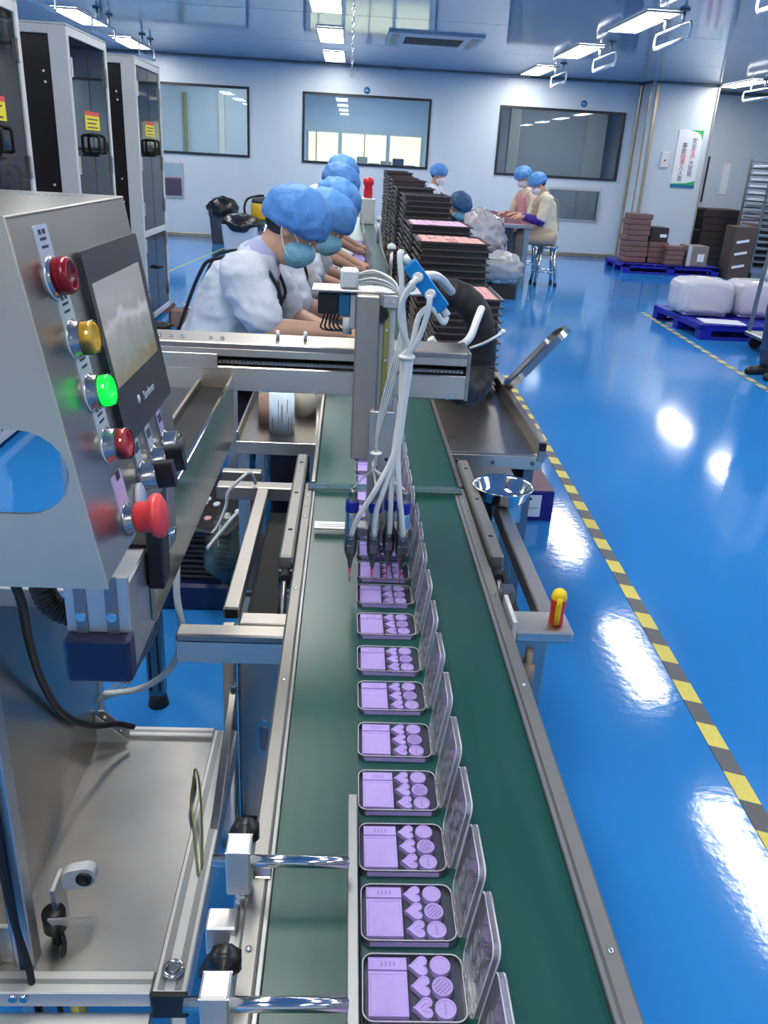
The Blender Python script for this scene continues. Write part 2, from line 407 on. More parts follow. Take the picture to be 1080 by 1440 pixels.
# trims
for i, (x0, x1, ya, yb) in enumerate(((4.955, 4.995, YF-.03, YF), (5.075, 5.125, 15.27, 15.31), (4.985, 5.0, 15.30, 15.36)), 1):
    struct(B(x0, x1, ya, yb, 0, ZC-.03, .008), 'trim_%d' % i, 'gold_trim')
struct(B(6.12, 6.155, 15.275, 15.31, 0, ZC-.03, .01), 'trim_4', 'alu')
struct(B(XL, 5.0, YF-.035, YF, ZC-.035, ZC, .01), 'trim_5', 'steel_dark')
struct(B(5.06, 6.17, 15.26, 15.3, ZC-.035, ZC, .01), 'trim_6', 'steel_dark')
struct(B(6.15, XR, 16.46, 16.5, ZC-.035, ZC, .01), 'trim_7', 'steel_dark')
struct(B(4.97, 5.0, 15.3, 15.8, ZC-.035, ZC, .01), 'trim_8', 'steel_dark')
struct(B(XL, 5.0, YF-.02, YF, 0, .07, .006), 'baseboard_back', 'gold_trim')
struct(B(5.1, 6.15, 15.28, 15.3, 0, .07, .006), 'baseboard_column', 'gold_trim')
# windows
def window(i, x0, x1, z0, z1, m='black_trim', t=.028):
    fr = struct(MB().ring([(x0-.012, z0-.012), (x1+.012, z0-.012), (x1+.012, z1+.012), (x0-.012, z1+.012)], [(x0+t, z0+t), (x1-t, z0+t), (x1-t, z1-t), (x0+t, z1-t)], (0, YF-.018, 0), (1, 0, 0), (0, 0, 1), (0, .07, 0)), 'window_%d' % i, m)
    B(x0+t, x1-t, YF+.02, YF+.026, z0+t, z1-t).build('pane', 'window_glass', fr); return fr
for i, h in enumerate(HOLES, 1): window(i, *h, m='alu' if i > 3 else 'black_trim', t=.02 if i > 3 else .028)
# things seen through the windows
d = struct(B(-2.72, -2.60, 18.50, 18.60, 0, 2.5, .01), 'trim_9', 'cream')
struct(B(-3.42, -3.36, 18.52, 18.60, 0, 2.5, .01), 'trim_10', 'brass')
struct(B(-2.07, -2.03, 18.55, 18.6, 0, 2.5, .01), 'trim_11', 'wood_shade')
struct(B(3.20, 3.42, 18.4, 18.6, 0, ZC, .01), 'trim_12', 'cream')
struct(B(4.95, 5.35, 18.9, 19.2, 0, ZC, .01), 'trim_13', 'cab_white')
for i, (xa, xb) in enumerate(((-1.10, -.92), (-.90, -.36), (-.26, .30), (.32, .86), (.96, 1.74)), 6):
    wn = struct(MB().ring([(xa-.02, .85), (xb+.02, .85), (xb+.02, 2.06), (xa-.02, 2.06)], [(xa, .9), (xb, .9), (xb, 2.03), (xa, 2.03)], (0, 22.82, 0), (1, 0, 0), (0, 0, 1), (0, .08, 0)), 'window_%d' % i, 'cream')
    B(xa, xb, 22.86, 22.88, .9, 2.03).build('pane', 'room_glow', wn)
# shelf of goods under the bright far windows
for k in range(7):
    x0 = -.35+k*.22
    one(B(x0, x0+.2, 16.25, 16.5, 0, 1.40+.05*(k % 3), .01), 'storage_box', ['cream', 'carton_grey', 'cream', 'mask_blue'][k % 4] if k != 5 else 'cap_dark',
        'pale storage box on the sill behind the bright middle window', 'box', (x0+.1, 16.37, 0), 'boxes behind the middle window')

# floor tape
def tape(name, p, q, wd, label, m):
    p, q = Vector(p), Vector(q); d = q-p; L_ = d.length; a = math.atan2(d.y, d.x)-PI/2
    b = MB(); b.box(-wd/2, wd/2, 0, L_, .0005, .0022)
    o = b.build(name, m); o.location = p; o.rotation_euler = (0, 0, a); return tag(o, label, 'floor tape')
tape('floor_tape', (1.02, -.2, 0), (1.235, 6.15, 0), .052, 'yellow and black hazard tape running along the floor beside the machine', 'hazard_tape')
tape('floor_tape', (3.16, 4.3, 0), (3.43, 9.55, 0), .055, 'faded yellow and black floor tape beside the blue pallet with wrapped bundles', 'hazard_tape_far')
tape('floor_line', (-2.35, 10.5, 0), (-2.02, 14.4, 0), .035, 'thin faded yellow line on the floor beside the rubbish bins', 'faded_line')

# ================================================================ ceiling fittings
def ceiling_light(x, yc, label, ln=1.33, wd=.31, group='ceiling light panels'):
    t = thing('ceiling_light', label, 'ceiling light', (x, yc, ZC), group)
    MB().ring([(x-wd/2-.015, yc-ln/2-.015), (x+wd/2+.015, yc-ln/2-.015), (x+wd/2+.015, yc+ln/2+.015), (x-wd/2-.015, yc+ln/2+.015)],
              [(x-wd/2, yc-ln/2), (x+wd/2, yc-ln/2), (x+wd/2, yc+ln/2), (x-wd/2, yc+ln/2)], (0, 0, ZC-.022), (1, 0, 0), (0, 1, 0), (0, 0, .02)).build('frame', 'alu', t)
    B(x-wd/2, x+wd/2, yc-ln/2, yc+ln/2, ZC-.018, ZC-.006).build('diffuser', 'light_panel', t)
    return t
order = ['farthest', 'second farthest', 'third farthest']
rows = {2.93: 'right of the air conditioner', -.32: 'above the packing line', -3.45: 'above the dark cabinets', 6.3: 'above the storage rack'}
for x, nm in rows.items():
    for k, yc in enumerate((14.75, 12.2, 9.65, 6.75, 4.15, 1.5, -1.2)):
        if x == 6.3 and k == 0: lab = 'bright ceiling light panel above the storage rack at far right'
        elif x == -3.45 and k > 2 or x == 6.3 or k > 2: lab = 'bright ceiling light panel outside the view, seen only as a reflection'
        else: lab = '%s bright ceiling light panel in the row %s' % (order[k], nm)
        yy = yc-(.2 if x == -3.45 else 0)-(.15 if x == -.32 and k == 0 else 0)
        ceiling_light(x, yy, lab)
for x, yc, nm in ((-2.6, 17.2, 'left'), (-4.6, 17.2, 'left'), (-1.9, 17.0, 'left'), (.1, 17.5, 'middle'), (.1, 19.0, 'middle'), (.1, 20.6, 'middle'), (1.3, 18, 'middle'), (4.2, 17.6, 'right')):  # left panels added and middle ones widened to brighten those rooms
    ceiling_light(x, yc, 'light panel brightening the room behind the %s window' % nm, .9 if nm == 'middle' else .9, .6 if nm == 'middle' else .3, 'lights behind the windows')
def hang_frame(x, yc, label, ln=1.0):
    t = thing('hanging_bar', label, 'hanging bar', (x, yc, ZC), 'hanging bars by the ceiling lights')
    a, b = yc-ln/2, yc+ln/2; zt, zb = 2.79, 2.66
    MB().tube([(x, a+.1, zb), (x, a+.02, zb+.015), (x, a, (zt+zb)/2), (x, a+.03, zt-.01), (x, a+.12, zt), (x, b-.12, zt), (x, b-.03, zt-.01), (x, b, (zt+zb)/2), (x, b-.02, zb+.015), (x, b-.1, zb)], .012, 8, 4).build('bent_tube', 'white_paint', t)
    MB().cyl((x, a+.06, zb), (x, b-.06, zb), .022, n=10).build('lamp_tube', 'paper', t)
    for yy in (a+.25, b-.25):
        m = MB(); m.cyl((x, yy, zt-.01), (x, yy, ZC), .016, n=8); m.build('stem', 'alu', t)
        MB().cyl((x, yy, ZC-.02), (x, yy, ZC), .05, n=12).build('ceiling_plate', 'steel_dark', t)
    return t
for yc, nm in ((13.9, 'smallest'), (11.45, 'second'), (9.1, 'third'), (6.75, 'nearest')):
    hang_frame(3.08, yc, '%s white hanging bar in the row along the right ceiling lights' % {'smallest': 'farthest', 'second': 'second farthest', 'third': 'third farthest', 'nearest': 'nearest'}[nm])
for yc, nm in ((13.7, 'farthest'), (11.45, 'second farthest'), (9.2, 'nearest')):
    hang_frame(-3.02, yc, '%s white hanging bar above the dark cabinets at left' % nm)
hang_frame(6.35, 14.3, 'white hanging bar above the storage rack at far right')
# air conditioner grille
t = thing('air_conditioner', 'flush ceiling air conditioner cassette with a dark slot', 'air conditioner', (1.0, 12.0, ZC))
MB().ring([(.40, 11.45), (1.58, 11.45), (1.58, 12.72), (.40, 12.72)], [(.62, 11.75), (1.36, 11.75), (1.36, 12.45), (.62, 12.45)], (0, 0, ZC-.025), (1, 0, 0), (0, 1, 0), (0, 0, .024)).build('frame', 'cab_white', t)
B(.62, 1.36, 11.75, 12.45, ZC-.012, ZC-.004).build('grille_back', 'carton_dark', t)
for k in range(6): B(.62, 1.36, 11.80+k*.12, 11.83+k*.12, ZC-.022, ZC-.010).build('slat', 'wood_shade', t)
for x0 in (.44, 1.44): B(x0, x0+.1, 11.6, 12.6, ZC-.03, ZC-.02, .004).build('flap', 'alu_dk', t)
# hanging chain over the line
t = thing('hanging_chain', 'thin metal chain hanging from the ceiling above the line', 'chain', (-.03, 9.5, ZC))
z = ZC; k = 0
while z > 2.26:
    m = MB(); ln = .07
    m.tube([(-.03+.012*math.cos(a)*(k % 2), 9.5+.012*math.cos(a)*((k+1) % 2), z-ln/2+ln/2*math.sin(a)) for a in [2*PI*j/8 for j in range(9)]], .005, 6, 2)
    m.build('chain_link', 'chrome', t); z -= .056; k += 1
# round wall badges over the windows
for x, nm in ((.22, 'middle'), (4.0, 'right')):
    m = MB(); m.lathe([(.055, 0), (.055, .012), (.048, .016), (0, .016)], (0, 0, 0), 20, Matrix.Rotation(PI/2, 4, 'X')); m.v = [p+Vector((x, YF, 2.545)) for p in m.v]
    t = one(m, 'wall_badge', 'valve_blue', 'small round blue badge above the %s window' % nm, 'badge', (x, YF, 2.545))
    MB().cbox(x, YF-.0175, 2.545, .05, .003, .014, .001).build('mark', 'label_white', t)

# ================================================================ poster and switch box on the column
def text(body, size, loc, right, upv, m, parent, name='lettering', ext=.0006, align='CENTER'):
    cu = bpy.data.curves.new(name, 'FONT'); cu.body = body; cu.size = size; cu.align_x = align; cu.align_y = 'CENTER'; cu.extrude = ext
    o = bpy.data.objects.new(name, cu); o.data.materials.append(MATS[m])
    r, u = Vector(right).normalized(), Vector(upv).normalized(); n = r.cross(u)
    org = ORG.get(parent.name, Vector()); p = Vector(loc)-org
    mw = Matrix(((r.x, u.x, n.x, p.x), (r.y, u.y, n.y, p.y), (r.z, u.z, n.z, p.z), (0, 0, 0, 1)))
    me = evaluated(o); bpy.data.objects.remove(o)
    o = bpy.data.objects.new(name, me); col.objects.link(o); o.parent = parent; o.matrix_local = mw; ORG[o.name] = org
    return o
px0, px1, pz0, pz1, py = 5.585, 6.01, 1.295, 2.215, 15.3
t = thing('safety_poster', 'white safety poster with two columns of Chinese lettering and green corners', 'poster', (5.8, py, pz0))
B(px0, px1, py-.012, py, pz0, pz1, .002).build('board', 'paper', t)
MB().prism([(px1, pz1), (px1-.24, pz1), (px1-.09, pz1-.035), (px1-.035, pz1-.075), (px1, pz1-.16)], (0, py-.0125, 0), (1, 0, 0), (0, 0, 1), (0, -.001, 0)).build('green_corner', 'green_label', t)
MB().prism([(px0, pz0), (px1, pz0), (px1, pz0+.12), (px1-.15, pz0+.08), (px0, pz0+.06)], (0, py-.0125, 0), (1, 0, 0), (0, 0, 1), (0, -.001, 0)).build('green_wave', 'green_label', t)
B(px0, px1, py-.0145, py-.0135, pz0, pz0+.05).build('blue_band', 'valve_blue', t)
for colm, (xx, zz, s_) in (('安全生产大家管', (5.865, 2.06, 2)), ('事故隐患人人查', (5.705, 1.955, 2))):
    xx, zz, red = (5.885, 2.045, (2, 3)) if colm[0] == '安' else (5.725, 1.965, (2, 3))
    for k, ch in enumerate(colm):
        text(ch, .095, (xx, py-.0135, zz-k*.088), (1, 0, 0), (0, 0, 1), 'red_plastic' if k in red else 'ink', t)
t = thing('switch_box', 'small white wall switch box beside the poster', 'switch box', (5.41, 15.3, 1.64))
B(5.34, 5.48, 15.27, 15.3, 1.6, 1.85, .006).build('cover', 'white_paint', t)
B(5.395, 5.425, 15.262, 15.27, 1.70, 1.73, .003).build('button', 'tool_red', t)
t = one(B(6.66, 6.69, 16.47, 16.5, 1.05, 1.85, .004), 'wall_rod', 'black_trim', 'thin dark rod leaning on the wall left of the rack', 'rod', (6.67, 16.48, 1.05))
t = one(B(6.98, 7.12, 16.485, 16.5, 1.2, 1.75, .003), 'wall_sheet', 'paper', 'white sheet pinned to the wall behind the rack', 'sheet', (7.05, 16.5, 1.2))
# ================================================================ near conveyor
BX0, BX1, BZ = -.06, .27, .75
cv = thing('conveyor', 'green belt conveyor with steel side rails carrying the lilac palettes under the nozzles', 'conveyor', (.1, 1.1, 0))
B(BX0, BX1, .12, 1.80, BZ-.012, BZ, .003).build('belt', 'belt', cv)
B(BX0+.005, BX1-.005, .12, 1.80, BZ-.10, BZ-.02).build('belt_bed', 'steel_dark', cv)
for (a, b, i0, i1) in ((-.084, -.0635, -.0635, -.058), (.274, .296, .268, .274)):
    r = B(a, b, .10, 1.82, BZ-.09, BZ+.007, .003).build('side_rail', 'rail_steel', cv)
    B(i0, i1, .10, 1.82, BZ-.004, BZ+.006, .001).build('wear_strip', 'alu_dk', r)
    for yy in (.33, .57, 1.02, 1.30, 1.62, 1.68, 1.74):
        MB().lathe([(.0035, 0), (.0035, .0015), (.002, .0022), (0, .0022)], ((a+b)/2, yy, BZ+.007), 10).build('screw', 'chrome', r)
for x in (-.09, .275):
    for yy in (.35,):
        B(x, x+.03, yy, yy+.03, .0, BZ-.09, .003).build('leg', 'alu', cv)
B(-.06, .27, .35, .38, .2, .23, .003).build('cross_brace', 'alu', cv)
# splice joint plates on the left rail and printed scale strip across the belt
B(-.086, -.060, .655, .672, BZ+.007, BZ+.009, .001).build('joint_plate', 'steel_polish', cv)
sp = B(-.052, .095, 1.545, 1.580, BZ+.012, BZ+.016, .001).build('scale_strip', 'alu_lt', cv)
for dy in (.009, .018): B(-.045, .09, 1.545+dy, 1.547+dy, BZ+.016, BZ+.0166).build('scale_mark', 'alu_dk', sp)
# clear bridge plate between the two belts
B(-.075, .285, 1.775, 1.815, BZ+.008, BZ+.012, .001).build('bridge_plate', 'acrylic', cv)
# guard tubes on both rails
for (x0, x1, y0) in ((-.112, -.085, 1.40), (.298, .325, 1.43)):
    g = B(x0, x1, y0, 1.985, .742, .772, .004).build('guard_tube', 'rail_steel', cv)
    for yy in (1.52, 1.72, 1.92): MB().cyl(((x0+x1)/2, yy, .7715), ((x0+x1)/2, yy, .7725), .005, n=10).build('bolt_hole', 'black_matte', g)
    B(x0-.001, x1+.001, y0-.004, y0+.02, .70, .744, .003).build('end_cap', 'steel_dark', g)
    MB().cyl(((x0+x1)/2, y0-.03, .735), ((x0+x1)/2, y0+.02, .735), .012, n=14).build('roller', 'black_rubber', g)
    MB().tube([((x0+x1)/2, y0-.03, .735), ((x0+x1)/2, y0-.07, .71), ((x0+x1)/2, y0-.10, .66)], .006, 8).build('strap', 'steel_dark', g)
# outer frames: left
B(-.202, -.172, 1.285, 1.86, .70, .722, .003).build('outer_bar', 'bar_steel', cv)
MB().box(-.198, -.176, 1.283, 1.287, .702, .719).build('bar_end', 'black_matte', cv)
B(-.275, -.088, 1.225, 1.262, .684, .702, .003).build('cross_bar', 'bar_steel', cv)
B(-.17, -.088, 1.262, 1.30, .690, .705, .002).build('cross_bar', 'bar_steel', cv)
B(-.275, -.088, 1.225, 1.229, .645, .69, .001).build('bar_flange', 'steel_x', cv)
B(-.30, -.088, 1.86, 1.90, .69, .725, .003).build('cross_bar', 'bar_steel', cv)
B(-.30, -.2, 1.95, 1.975, .70, .73, .003).build('cross_bar', 'bar_steel', cv)
# outer frames: right
B(.366, .396, 1.28, 1.86, .70, .735, .003).build('outer_bar', 'steel', cv)
B(.31, .412, 1.205, 1.278, .715, .738, .004).build('cross_bar', 'steel_x', cv)
B(.312, .37, 1.21, 1.27, .0, .716, .002).build('frame_leg', 'steel_panel', cv)
B(.366, .39, 1.80, 1.83, .0, .70, .002).build('frame_leg', 'steel_panel', cv)
B(-.240, -.214, 1.50, 1.53, 0, .545, .002).build('frame_leg', 'steel_panel', cv)
B(.299, .307, 1.19, 1.30, .70, .765, .001).build('clamp_plate', 'cab_white', cv)
B(.296, .32, 1.285, 1.315, .73, .772, .002).build('clamp_plate', 'steel_dark', cv)
m = MB(); m.cyl((.34, 1.205, .70), (.34, 1.205, .60), .006, n=8); m.cyl((.34, 1.2, .675), (.34, 1.2, .63), .010, n=10); m.build('cable_stub', 'wood_shade', cv)
# black slabs put in for the dark interior between bars and rails
B(-.170, -.113, 1.30, 1.86, .605, .66).build('dark_gap_fill', 'black_matte', cv)
B(.327, .364, 1.30, 1.86, .605, .66).build('dark_gap_fill', 'black_matte', cv)
# side guide carried on two rods
g = B(.0215, .0325, .33, .762, .752, .778, .001).build('guide_bar', 'alu_dk', cv)
for yy in (.638, .482):
    MB().cyl((-.118, yy, .80), (.021, yy, .80), .0065, n=16).build('guide_rod', 'chrome', cv)
    MB().cyl((.012, yy, .80), (.0225, yy, .80), .0045, n=12).build('rod_end', 'chrome', g)
    k = MB(); k.box(-.103, -.078, yy-.013, yy+.013, .765, .826, .002); k.box(-.103, -.078, yy-.0135, yy+.0135, .8225, .8235); k.build('clamp_block', 'alu_lt', cv)
    MB().cyl((-.09, yy, .70), (-.09, yy, .77), .007, n=14).build('clamp_post', 'chrome', cv)
    B(-.122, -.09, yy-.035, yy-.009, .705, .745, .002).build('clamp_block', 'alu_lt', cv)
    B(-.097, -.082, yy-.05, yy+.012, .69, .735, .001).build('clamp_arm', 'alu_lt', cv)
    for (cx, cy, cz, ax) in ((-.09, yy+.036, .795, (0, 1, 0)), (-.108, yy-.05, .715, (0, -1, 0))):
        M = Vector(ax).to_track_quat('Z', 'Y').to_matrix().to_4x4(); q = MB(); vs = []
        prof = [(.006, -.02), (.006, 0), (.015, .002), (.017, .006), (.016, .016), (.010, .02), (0, .02)]
        q.lathe(prof, (0, 0, 0), 16, M)
        for v in q.v:
            l = v-Vector(ax)*v.dot(Vector(ax)); a_ = math.atan2(l.z, l.x)
            if l.length > .012: v -= l*(.14*(.5+.5*math.cos(a_*7)))
        q.v = [v+Vector((cx, cy, cz)) for v in q.v]; q.build('clamp_knob', 'black_plastic', cv)
# cabinet below the conveyor
cb = thing('machine_cabinet', 'dark steel cabinet with an oval latch under the near conveyor', 'cabinet', (0, 1.5, 0))
B(-.208, .24, 1.505, 1.78, .03, .64, .003).build('body', 'steel_panel', cb)
dr = B(-.203, .235, 1.497, 1.507, .045, .63, .003).build('door', 'steel_panel', cb)
MB().prism([(p[0], p[1]) for p in rrect(-.168, -.134, .212, .316, .0165)], (0, 1.493, 0), (1, 0, 0), (0, 0, 1), (0, .005, 0)).build('latch', 'chrome', dr)
MB().prism([(p[0], p[1]) for p in rrect(-.161, -.141, .235, .300, .0095)], (0, 1.490, 0), (1, 0, 0), (0, 0, 1), (0, .004, 0)).build('latch_lever', 'steel_dark', dr)
for x in (-.19, .2):
    for yy in (1.53, 1.74): MB().cyl((x, yy, 0), (x, yy, .035), .02, n=12).build('foot', 'black_rubber', cb)

# ================================================================ dispensing gantry
ga = thing('dispensing_gantry', 'steel gantry robot with a cross beam, vertical slide and four dispensing nozzles over the belt', 'dispensing machine', (-.3, 1.4, 0))
# long linear axis on the left with its dark end cap
B(-.264, -.205, .722, 1.56, .972, 1.075, .002).build('axis_profile', 'alu', ga)
B(-.268, -.203, .700, .726, .970, 1.022, .004).build('end_cap', 'navy_plastic', ga)
ep = B(-.266, -.204, .714, .722, 1.022, 1.085, .001).build('end_plate', 'alu_lt', ga)
for x in (-.2505, -.2205):
    B(x-.006, x+.006, .7125, .7145, 1.022, 1.085).build('slot', 'alu_dk', ep)
    MB().cyl((x, .709, 1.042), (x, .714, 1.042), .005, n=12).build('screw', 'chrome', ep)
B(-.2045, -.1985, .80, 1.452, .985, 1.098, .001).build('cover_plate', 'steel_polish', ga)
B(-.256, -.2045, .80, 1.545, 1.075, 1.079).build('slot_floor', 'black_matte', ga)
B(-.262, -.256, .90, 1.452, 1.06, 1.092, .001).build('cover_plate', 'steel', ga)
B(-.345, -.262, 1.12, 1.46, .975, .992, .002).build('cover_shelf', 'steel_panel', ga)
B(-.345, -.262, 1.47, 1.475, .985, 1.078, .001).build('back_plate', 'steel_panel', ga)
B(-.345, -.262, 1.455, 1.478, .992, 1.004, .001).build('back_plate', 'black_matte', ga)
B(-.272, -.258, 1.44, 1.47, .99, 1.02, .002).build('clip', 'cab_white', ga)
# support posts for the axis
for (x, yy, mm) in ((-.50, 1.97, 'steel_dark'),):
    p = B(x-.022, x+.022, yy-.022, yy+.022, .04, .972, .003).build('support_post', mm, ga)
    MB().cyl((x, yy, 0), (x, yy, .045), .03, .022, n=14).build('rubber_foot', 'black_rubber', p)
    for dx in (-.012, .012): B(x+dx-.003, x+dx+.003, yy-.0235, yy-.021, .06, .97).build('slot', 'black_matte', p)
B(-.522, -.478, 1.50, 1.99, .935, .972, .002).build('support_arm', 'alu', ga)
# cross beam
bm = MB(); bm.box(-.62, .224, 1.452, 1.545, 1.148, 1.160, .002); bm.build('beam_top', 'bar_steel', ga)
B(-.62, .224, 1.452, 1.458, 1.136, 1.150, .001).build('beam_lip', 'steel_x', ga)
B(-.62, .224, 1.452, 1.545, 1.074, 1.118, .002).build('beam_body', 'steel_x', ga)
B(-.62, .220, 1.475, 1.54, 1.117, 1.149).build('beam_slot', 'black_matte', ga)
B(-.62, -.225, 1.450, 1.456, 1.112, 1.140, .001).build('beam_end_plate', 'steel_x', ga)
B(.219, .226, 1.45, 1.547, 1.072, 1.161, .002).build('beam_end', 'steel', ga)
rk = B(-.24, .215, 1.462, 1.470, 1.121, 1.127).build('rack', 'steel_dark', ga)
tm = MB()
for k in range(64): tm.box(-.238+k*.0071, -.2345+k*.0071, 1.456, 1.463, 1.122, 1.1265)
tm.build('rack_teeth', 'steel', rk, 'stuff')
for (x, z) in ((-.50, 1.153), (-.40, 1.153), (.19, 1.09), (-.14, 1.09), (-.05, 1.088)):
    MB().cyl((x, 1.449, z-.012), (x, 1.453, z-.012), .0035, n=10).build('screw', 'chrome', ga)
for x in (-.123, -.073): MB().cyl((x, 1.50, 1.16), (x, 1.50, 1.176), .003, n=8).build('pin', 'paper', ga)
for x in (-.33, -.31, -.29, -.24, -.22): MB().cyl((x, 1.48, 1.16), (x, 1.48, 1.164), .0035, n=8).build('screw', 'chrome', ga)
# vertical slide
B(.016, .054, 1.36, 1.452, .985, 1.266, .002).build('slide_column', 'steel_z', ga)
B(.054, .082, 1.385, 1.452, .985, 1.266, .001).build('slide_back', 'cab_white', ga)
B(.063, .073, 1.378, 1.388, 1.075, 1.245, .001).build('slide_rail', 'brass', ga)
B(.060, .0845, 1.374, 1.384, 1.246, 1.266, .001).build('slide_top_block', 'alu_lt', ga)
MB().cyl((.057, 1.383, 1.235), (.057, 1.376, 1.235), .013, n=18).build('pulley', 'black_plastic', ga)
for (x, z) in ((.066, 1.256), (.077, 1.256), (.068, 1.16), (.068, 1.21), (.076, 1.06), (.076, 1.03)): MB().cyl((x, 1.37, z), (x, 1.377, z), .0025, n=8).build('screw', 'chrome', ga)
cp = B(.046, .088, 1.352, 1.362, .835, 1.075, .001).build('carriage_plate', 'alu', ga)
for (x, z) in ((.06, .985), (.06, .975), (.078, .99), (.078, .965), (.06, .93), (.078, .93)): MB().cyl((x, 1.349, z), (x, 1.353, z), .003, n=8).build('screw', 'black_plastic', cp)
B(.010, .130, 1.318, 1.352, .855, .872, .002).build('nozzle_bar', 'steel_dark', ga)
# nozzles
NX = (.0215, .061, .0885, .111)
for i, x in enumerate(NX):
    dy = (0, 0, .014, 0)[i]; Y0 = 1.300+dy
    nz_ = MB().lathe([(0, .80), (.0022, .80), (.0042, .812), (.0052, .818), (.0065, .822), (.0112, .835), (.0115, .862), (.0104, .866), (.0104, .914), (.0104, .93), (.006, .936), (.005, .942), (.0055, .946), (.0052, .952), (0, .952)], (x, Y0, 0), 18).build('nozzle', 'steel_dark', ga)
    MB().lathe([(.0114, .912), (.0117, .914), (.0117, .930), (.0114, .932)], (x, Y0, 0), 18).build('collar', 'collar_blue', nz_)
    MB().lathe([(0, .774), (.0008, .774), (.0013, .785), (.0026, .799), (.0026, .803), (0, .803)], (x, Y0, 0), 12).build('needle', 'needle_pink', nz_)
    MB().lathe([(.0104, .867), (.0107, .868), (.0107, .911), (.0104, .912)], (x, Y0, 0), 18).build('barrel', 'steel_polish', nz_)
    MB().cyl((x, Y0-.010, .86), (x, Y0-.018, .872), .0036, n=10).build('side_port', 'chrome', nz_)
    B(x-.008, x+.008, Y0-.012, Y0+.05, .836, .852, .002).build('nozzle_clamp', 'steel_dark', nz_)
# valve plate, valve bank and manifold at the head
B(-.058, .135, 1.385, 1.452, 1.266, 1.270, .001).build('head_plate', 'alu_lt', ga)
vb = B(-.048, -.014, 1.395, 1.44, 1.228, 1.262, .002).build('motor_block', 'black_plastic', ga)
B(-.014, .006, 1.395, 1.44, 1.226, 1.262, .002).build('valve_block', 'valve_blue', ga)
B(.006, .016, 1.39, 1.44, 1.205, 1.262, .002).build('valve_bracket', 'alu_lt', ga)
MB().cyl((.002, 1.40, 1.196), (.002, 1.40, 1.224), .008, n=12).build('fitting', 'white_hose', ga)
for k in range(5):
    x = -.036+k*.006
    MB().tube([(x, 1.41, 1.229), (x-.004, 1.40, 1.215), (x-.006+k*.002, 1.40, 1.204), (x+.012, 1.40, 1.2), (.010, 1.405, 1.205)], .0016, 6).build('wire', 'black_rubber', ga)
vc = B(-.012, .018, 1.392, 1.43, 1.270, 1.302, .004).build('hose_clamp', 'white_hose', ga)
mM = Matrix.Translation((.122, 1.305, 1.293)) @ Matrix.Rotation(math.atan2(.072, .062), 4, 'Y')
mf = MB().box(-.043, .043, -.012, .012, -.012, .012, .001, mM).build('manifold', 'blue_anod', ga)
ux = Vector((.062, 0, -.072)).normalized(); cM = Vector((.122, 1.293, 1.293))
for s_ in (-.020, .012):
    p = cM+ux*s_
    MB().cyl(p, p+Vector((-.004, -.012, 0)), .0075, n=14).build('port', 'white_hose', mf)
for s_, e in ((-.043, -1), (.043, 1)):
    p = Vector((.122, 1.305, 1.293))+ux*s_
    MB().cyl(p, p+ux*e*.014, .006, n=12).build('port', 'white_hose', mf)
# thick white hoses: manifold to nozzles
tie = [(.0985, 1.302, 1.185), (.1045, 1.300, 1.183), (.0925, 1.298, 1.183), (.099, 1.293, 1.180)]
starts = [[(.082, 1.305, 1.342), (.078, 1.30, 1.338), (.083, 1.296, 1.30), (.088, 1.296, 1.25)],
          [tuple(cM+ux*-.02+Vector((-.004, -.014, 0))), (.098, 1.277, 1.298), (.085, 1.285, 1.27), (.086, 1.29, 1.235)],
          [tuple(cM+ux*.012+Vector((-.004, -.014, 0))), (.126, 1.276, 1.268), (.120, 1.282, 1.235), (.108, 1.29, 1.20)],
          [(.158, 1.305, 1.248), (.152, 1.30, 1.240), (.132, 1.296, 1.262), (.114, 1.294, 1.25), (.106, 1.292, 1.21)]]
ends = [[(.097, 1.295, 1.11), (.088, 1.285, 1.03), (.060, 1.275, .965), (.032, 1.278, .91), (.0215, 1.283, .873)],
        [(.100, 1.295, 1.11), (.092, 1.287, 1.03), (.072, 1.277, .96), (.062, 1.278, .92), (.061, 1.283, .873)],
        [(.093, 1.295, 1.11), (.087, 1.289, 1.03), (.086, 1.285, .96), (.087, 1.288, .92), (.0885, 1.297, .873)],
        [(.097, 1.290, 1.11), (.093, 1.283, 1.03), (.099, 1.277, .96), (.105, 1.278, .92), (.111, 1.283, .873)]]
for a, t_, e in zip(starts, tie, ends): MB().tube(a+[t_]+e, .0046, 10, 6).build('air_hose', 'white_hose', ga)
MB().lathe([(.0125, -.003), (.014, 0), (.0125, .003)], (.0985, 1.298, 1.183), 16).build('cable_tie', 'white_hose', ga)
# thin hoses: clamp, over the head and down the slide
for k in range(8):
    o = k*.0022; q = (k % 3)*.004
    pts = [(.016, 1.40+q, 1.276+o*1.2), (.045, 1.385+q, 1.282+o*1.3), (.078, 1.355, 1.276+o*.8), (.094-o*.3, 1.33, 1.245), (.092-o*.6, 1.325, 1.19), (.080-o*.8, 1.327, 1.12), (.064-o*.4, 1.328, 1.05), (.058+o*.1, 1.325, 1.008)]
    if k < 4: pts += [(.055, 1.318, .985), (NX[k]*.6+.022, 1.315, .965), (NX[k], 1.305+(0, 0, .014, 0)[k], .952)]
    else: pts += [(.056+o*.2, 1.33, .96), (.058+o, 1.34, .90)]
    MB().tube(pts, .0019 if k < 4 else .0016, 7, 5).build('thin_hose', 'white_hose' if k % 2 else 'clear_hose', ga)
MB().lathe([(.009, -.002), (.0105, 0), (.009, .002)], (.0585, 1.325, 1.010), 14).build('cable_tie', 'white_hose', ga)
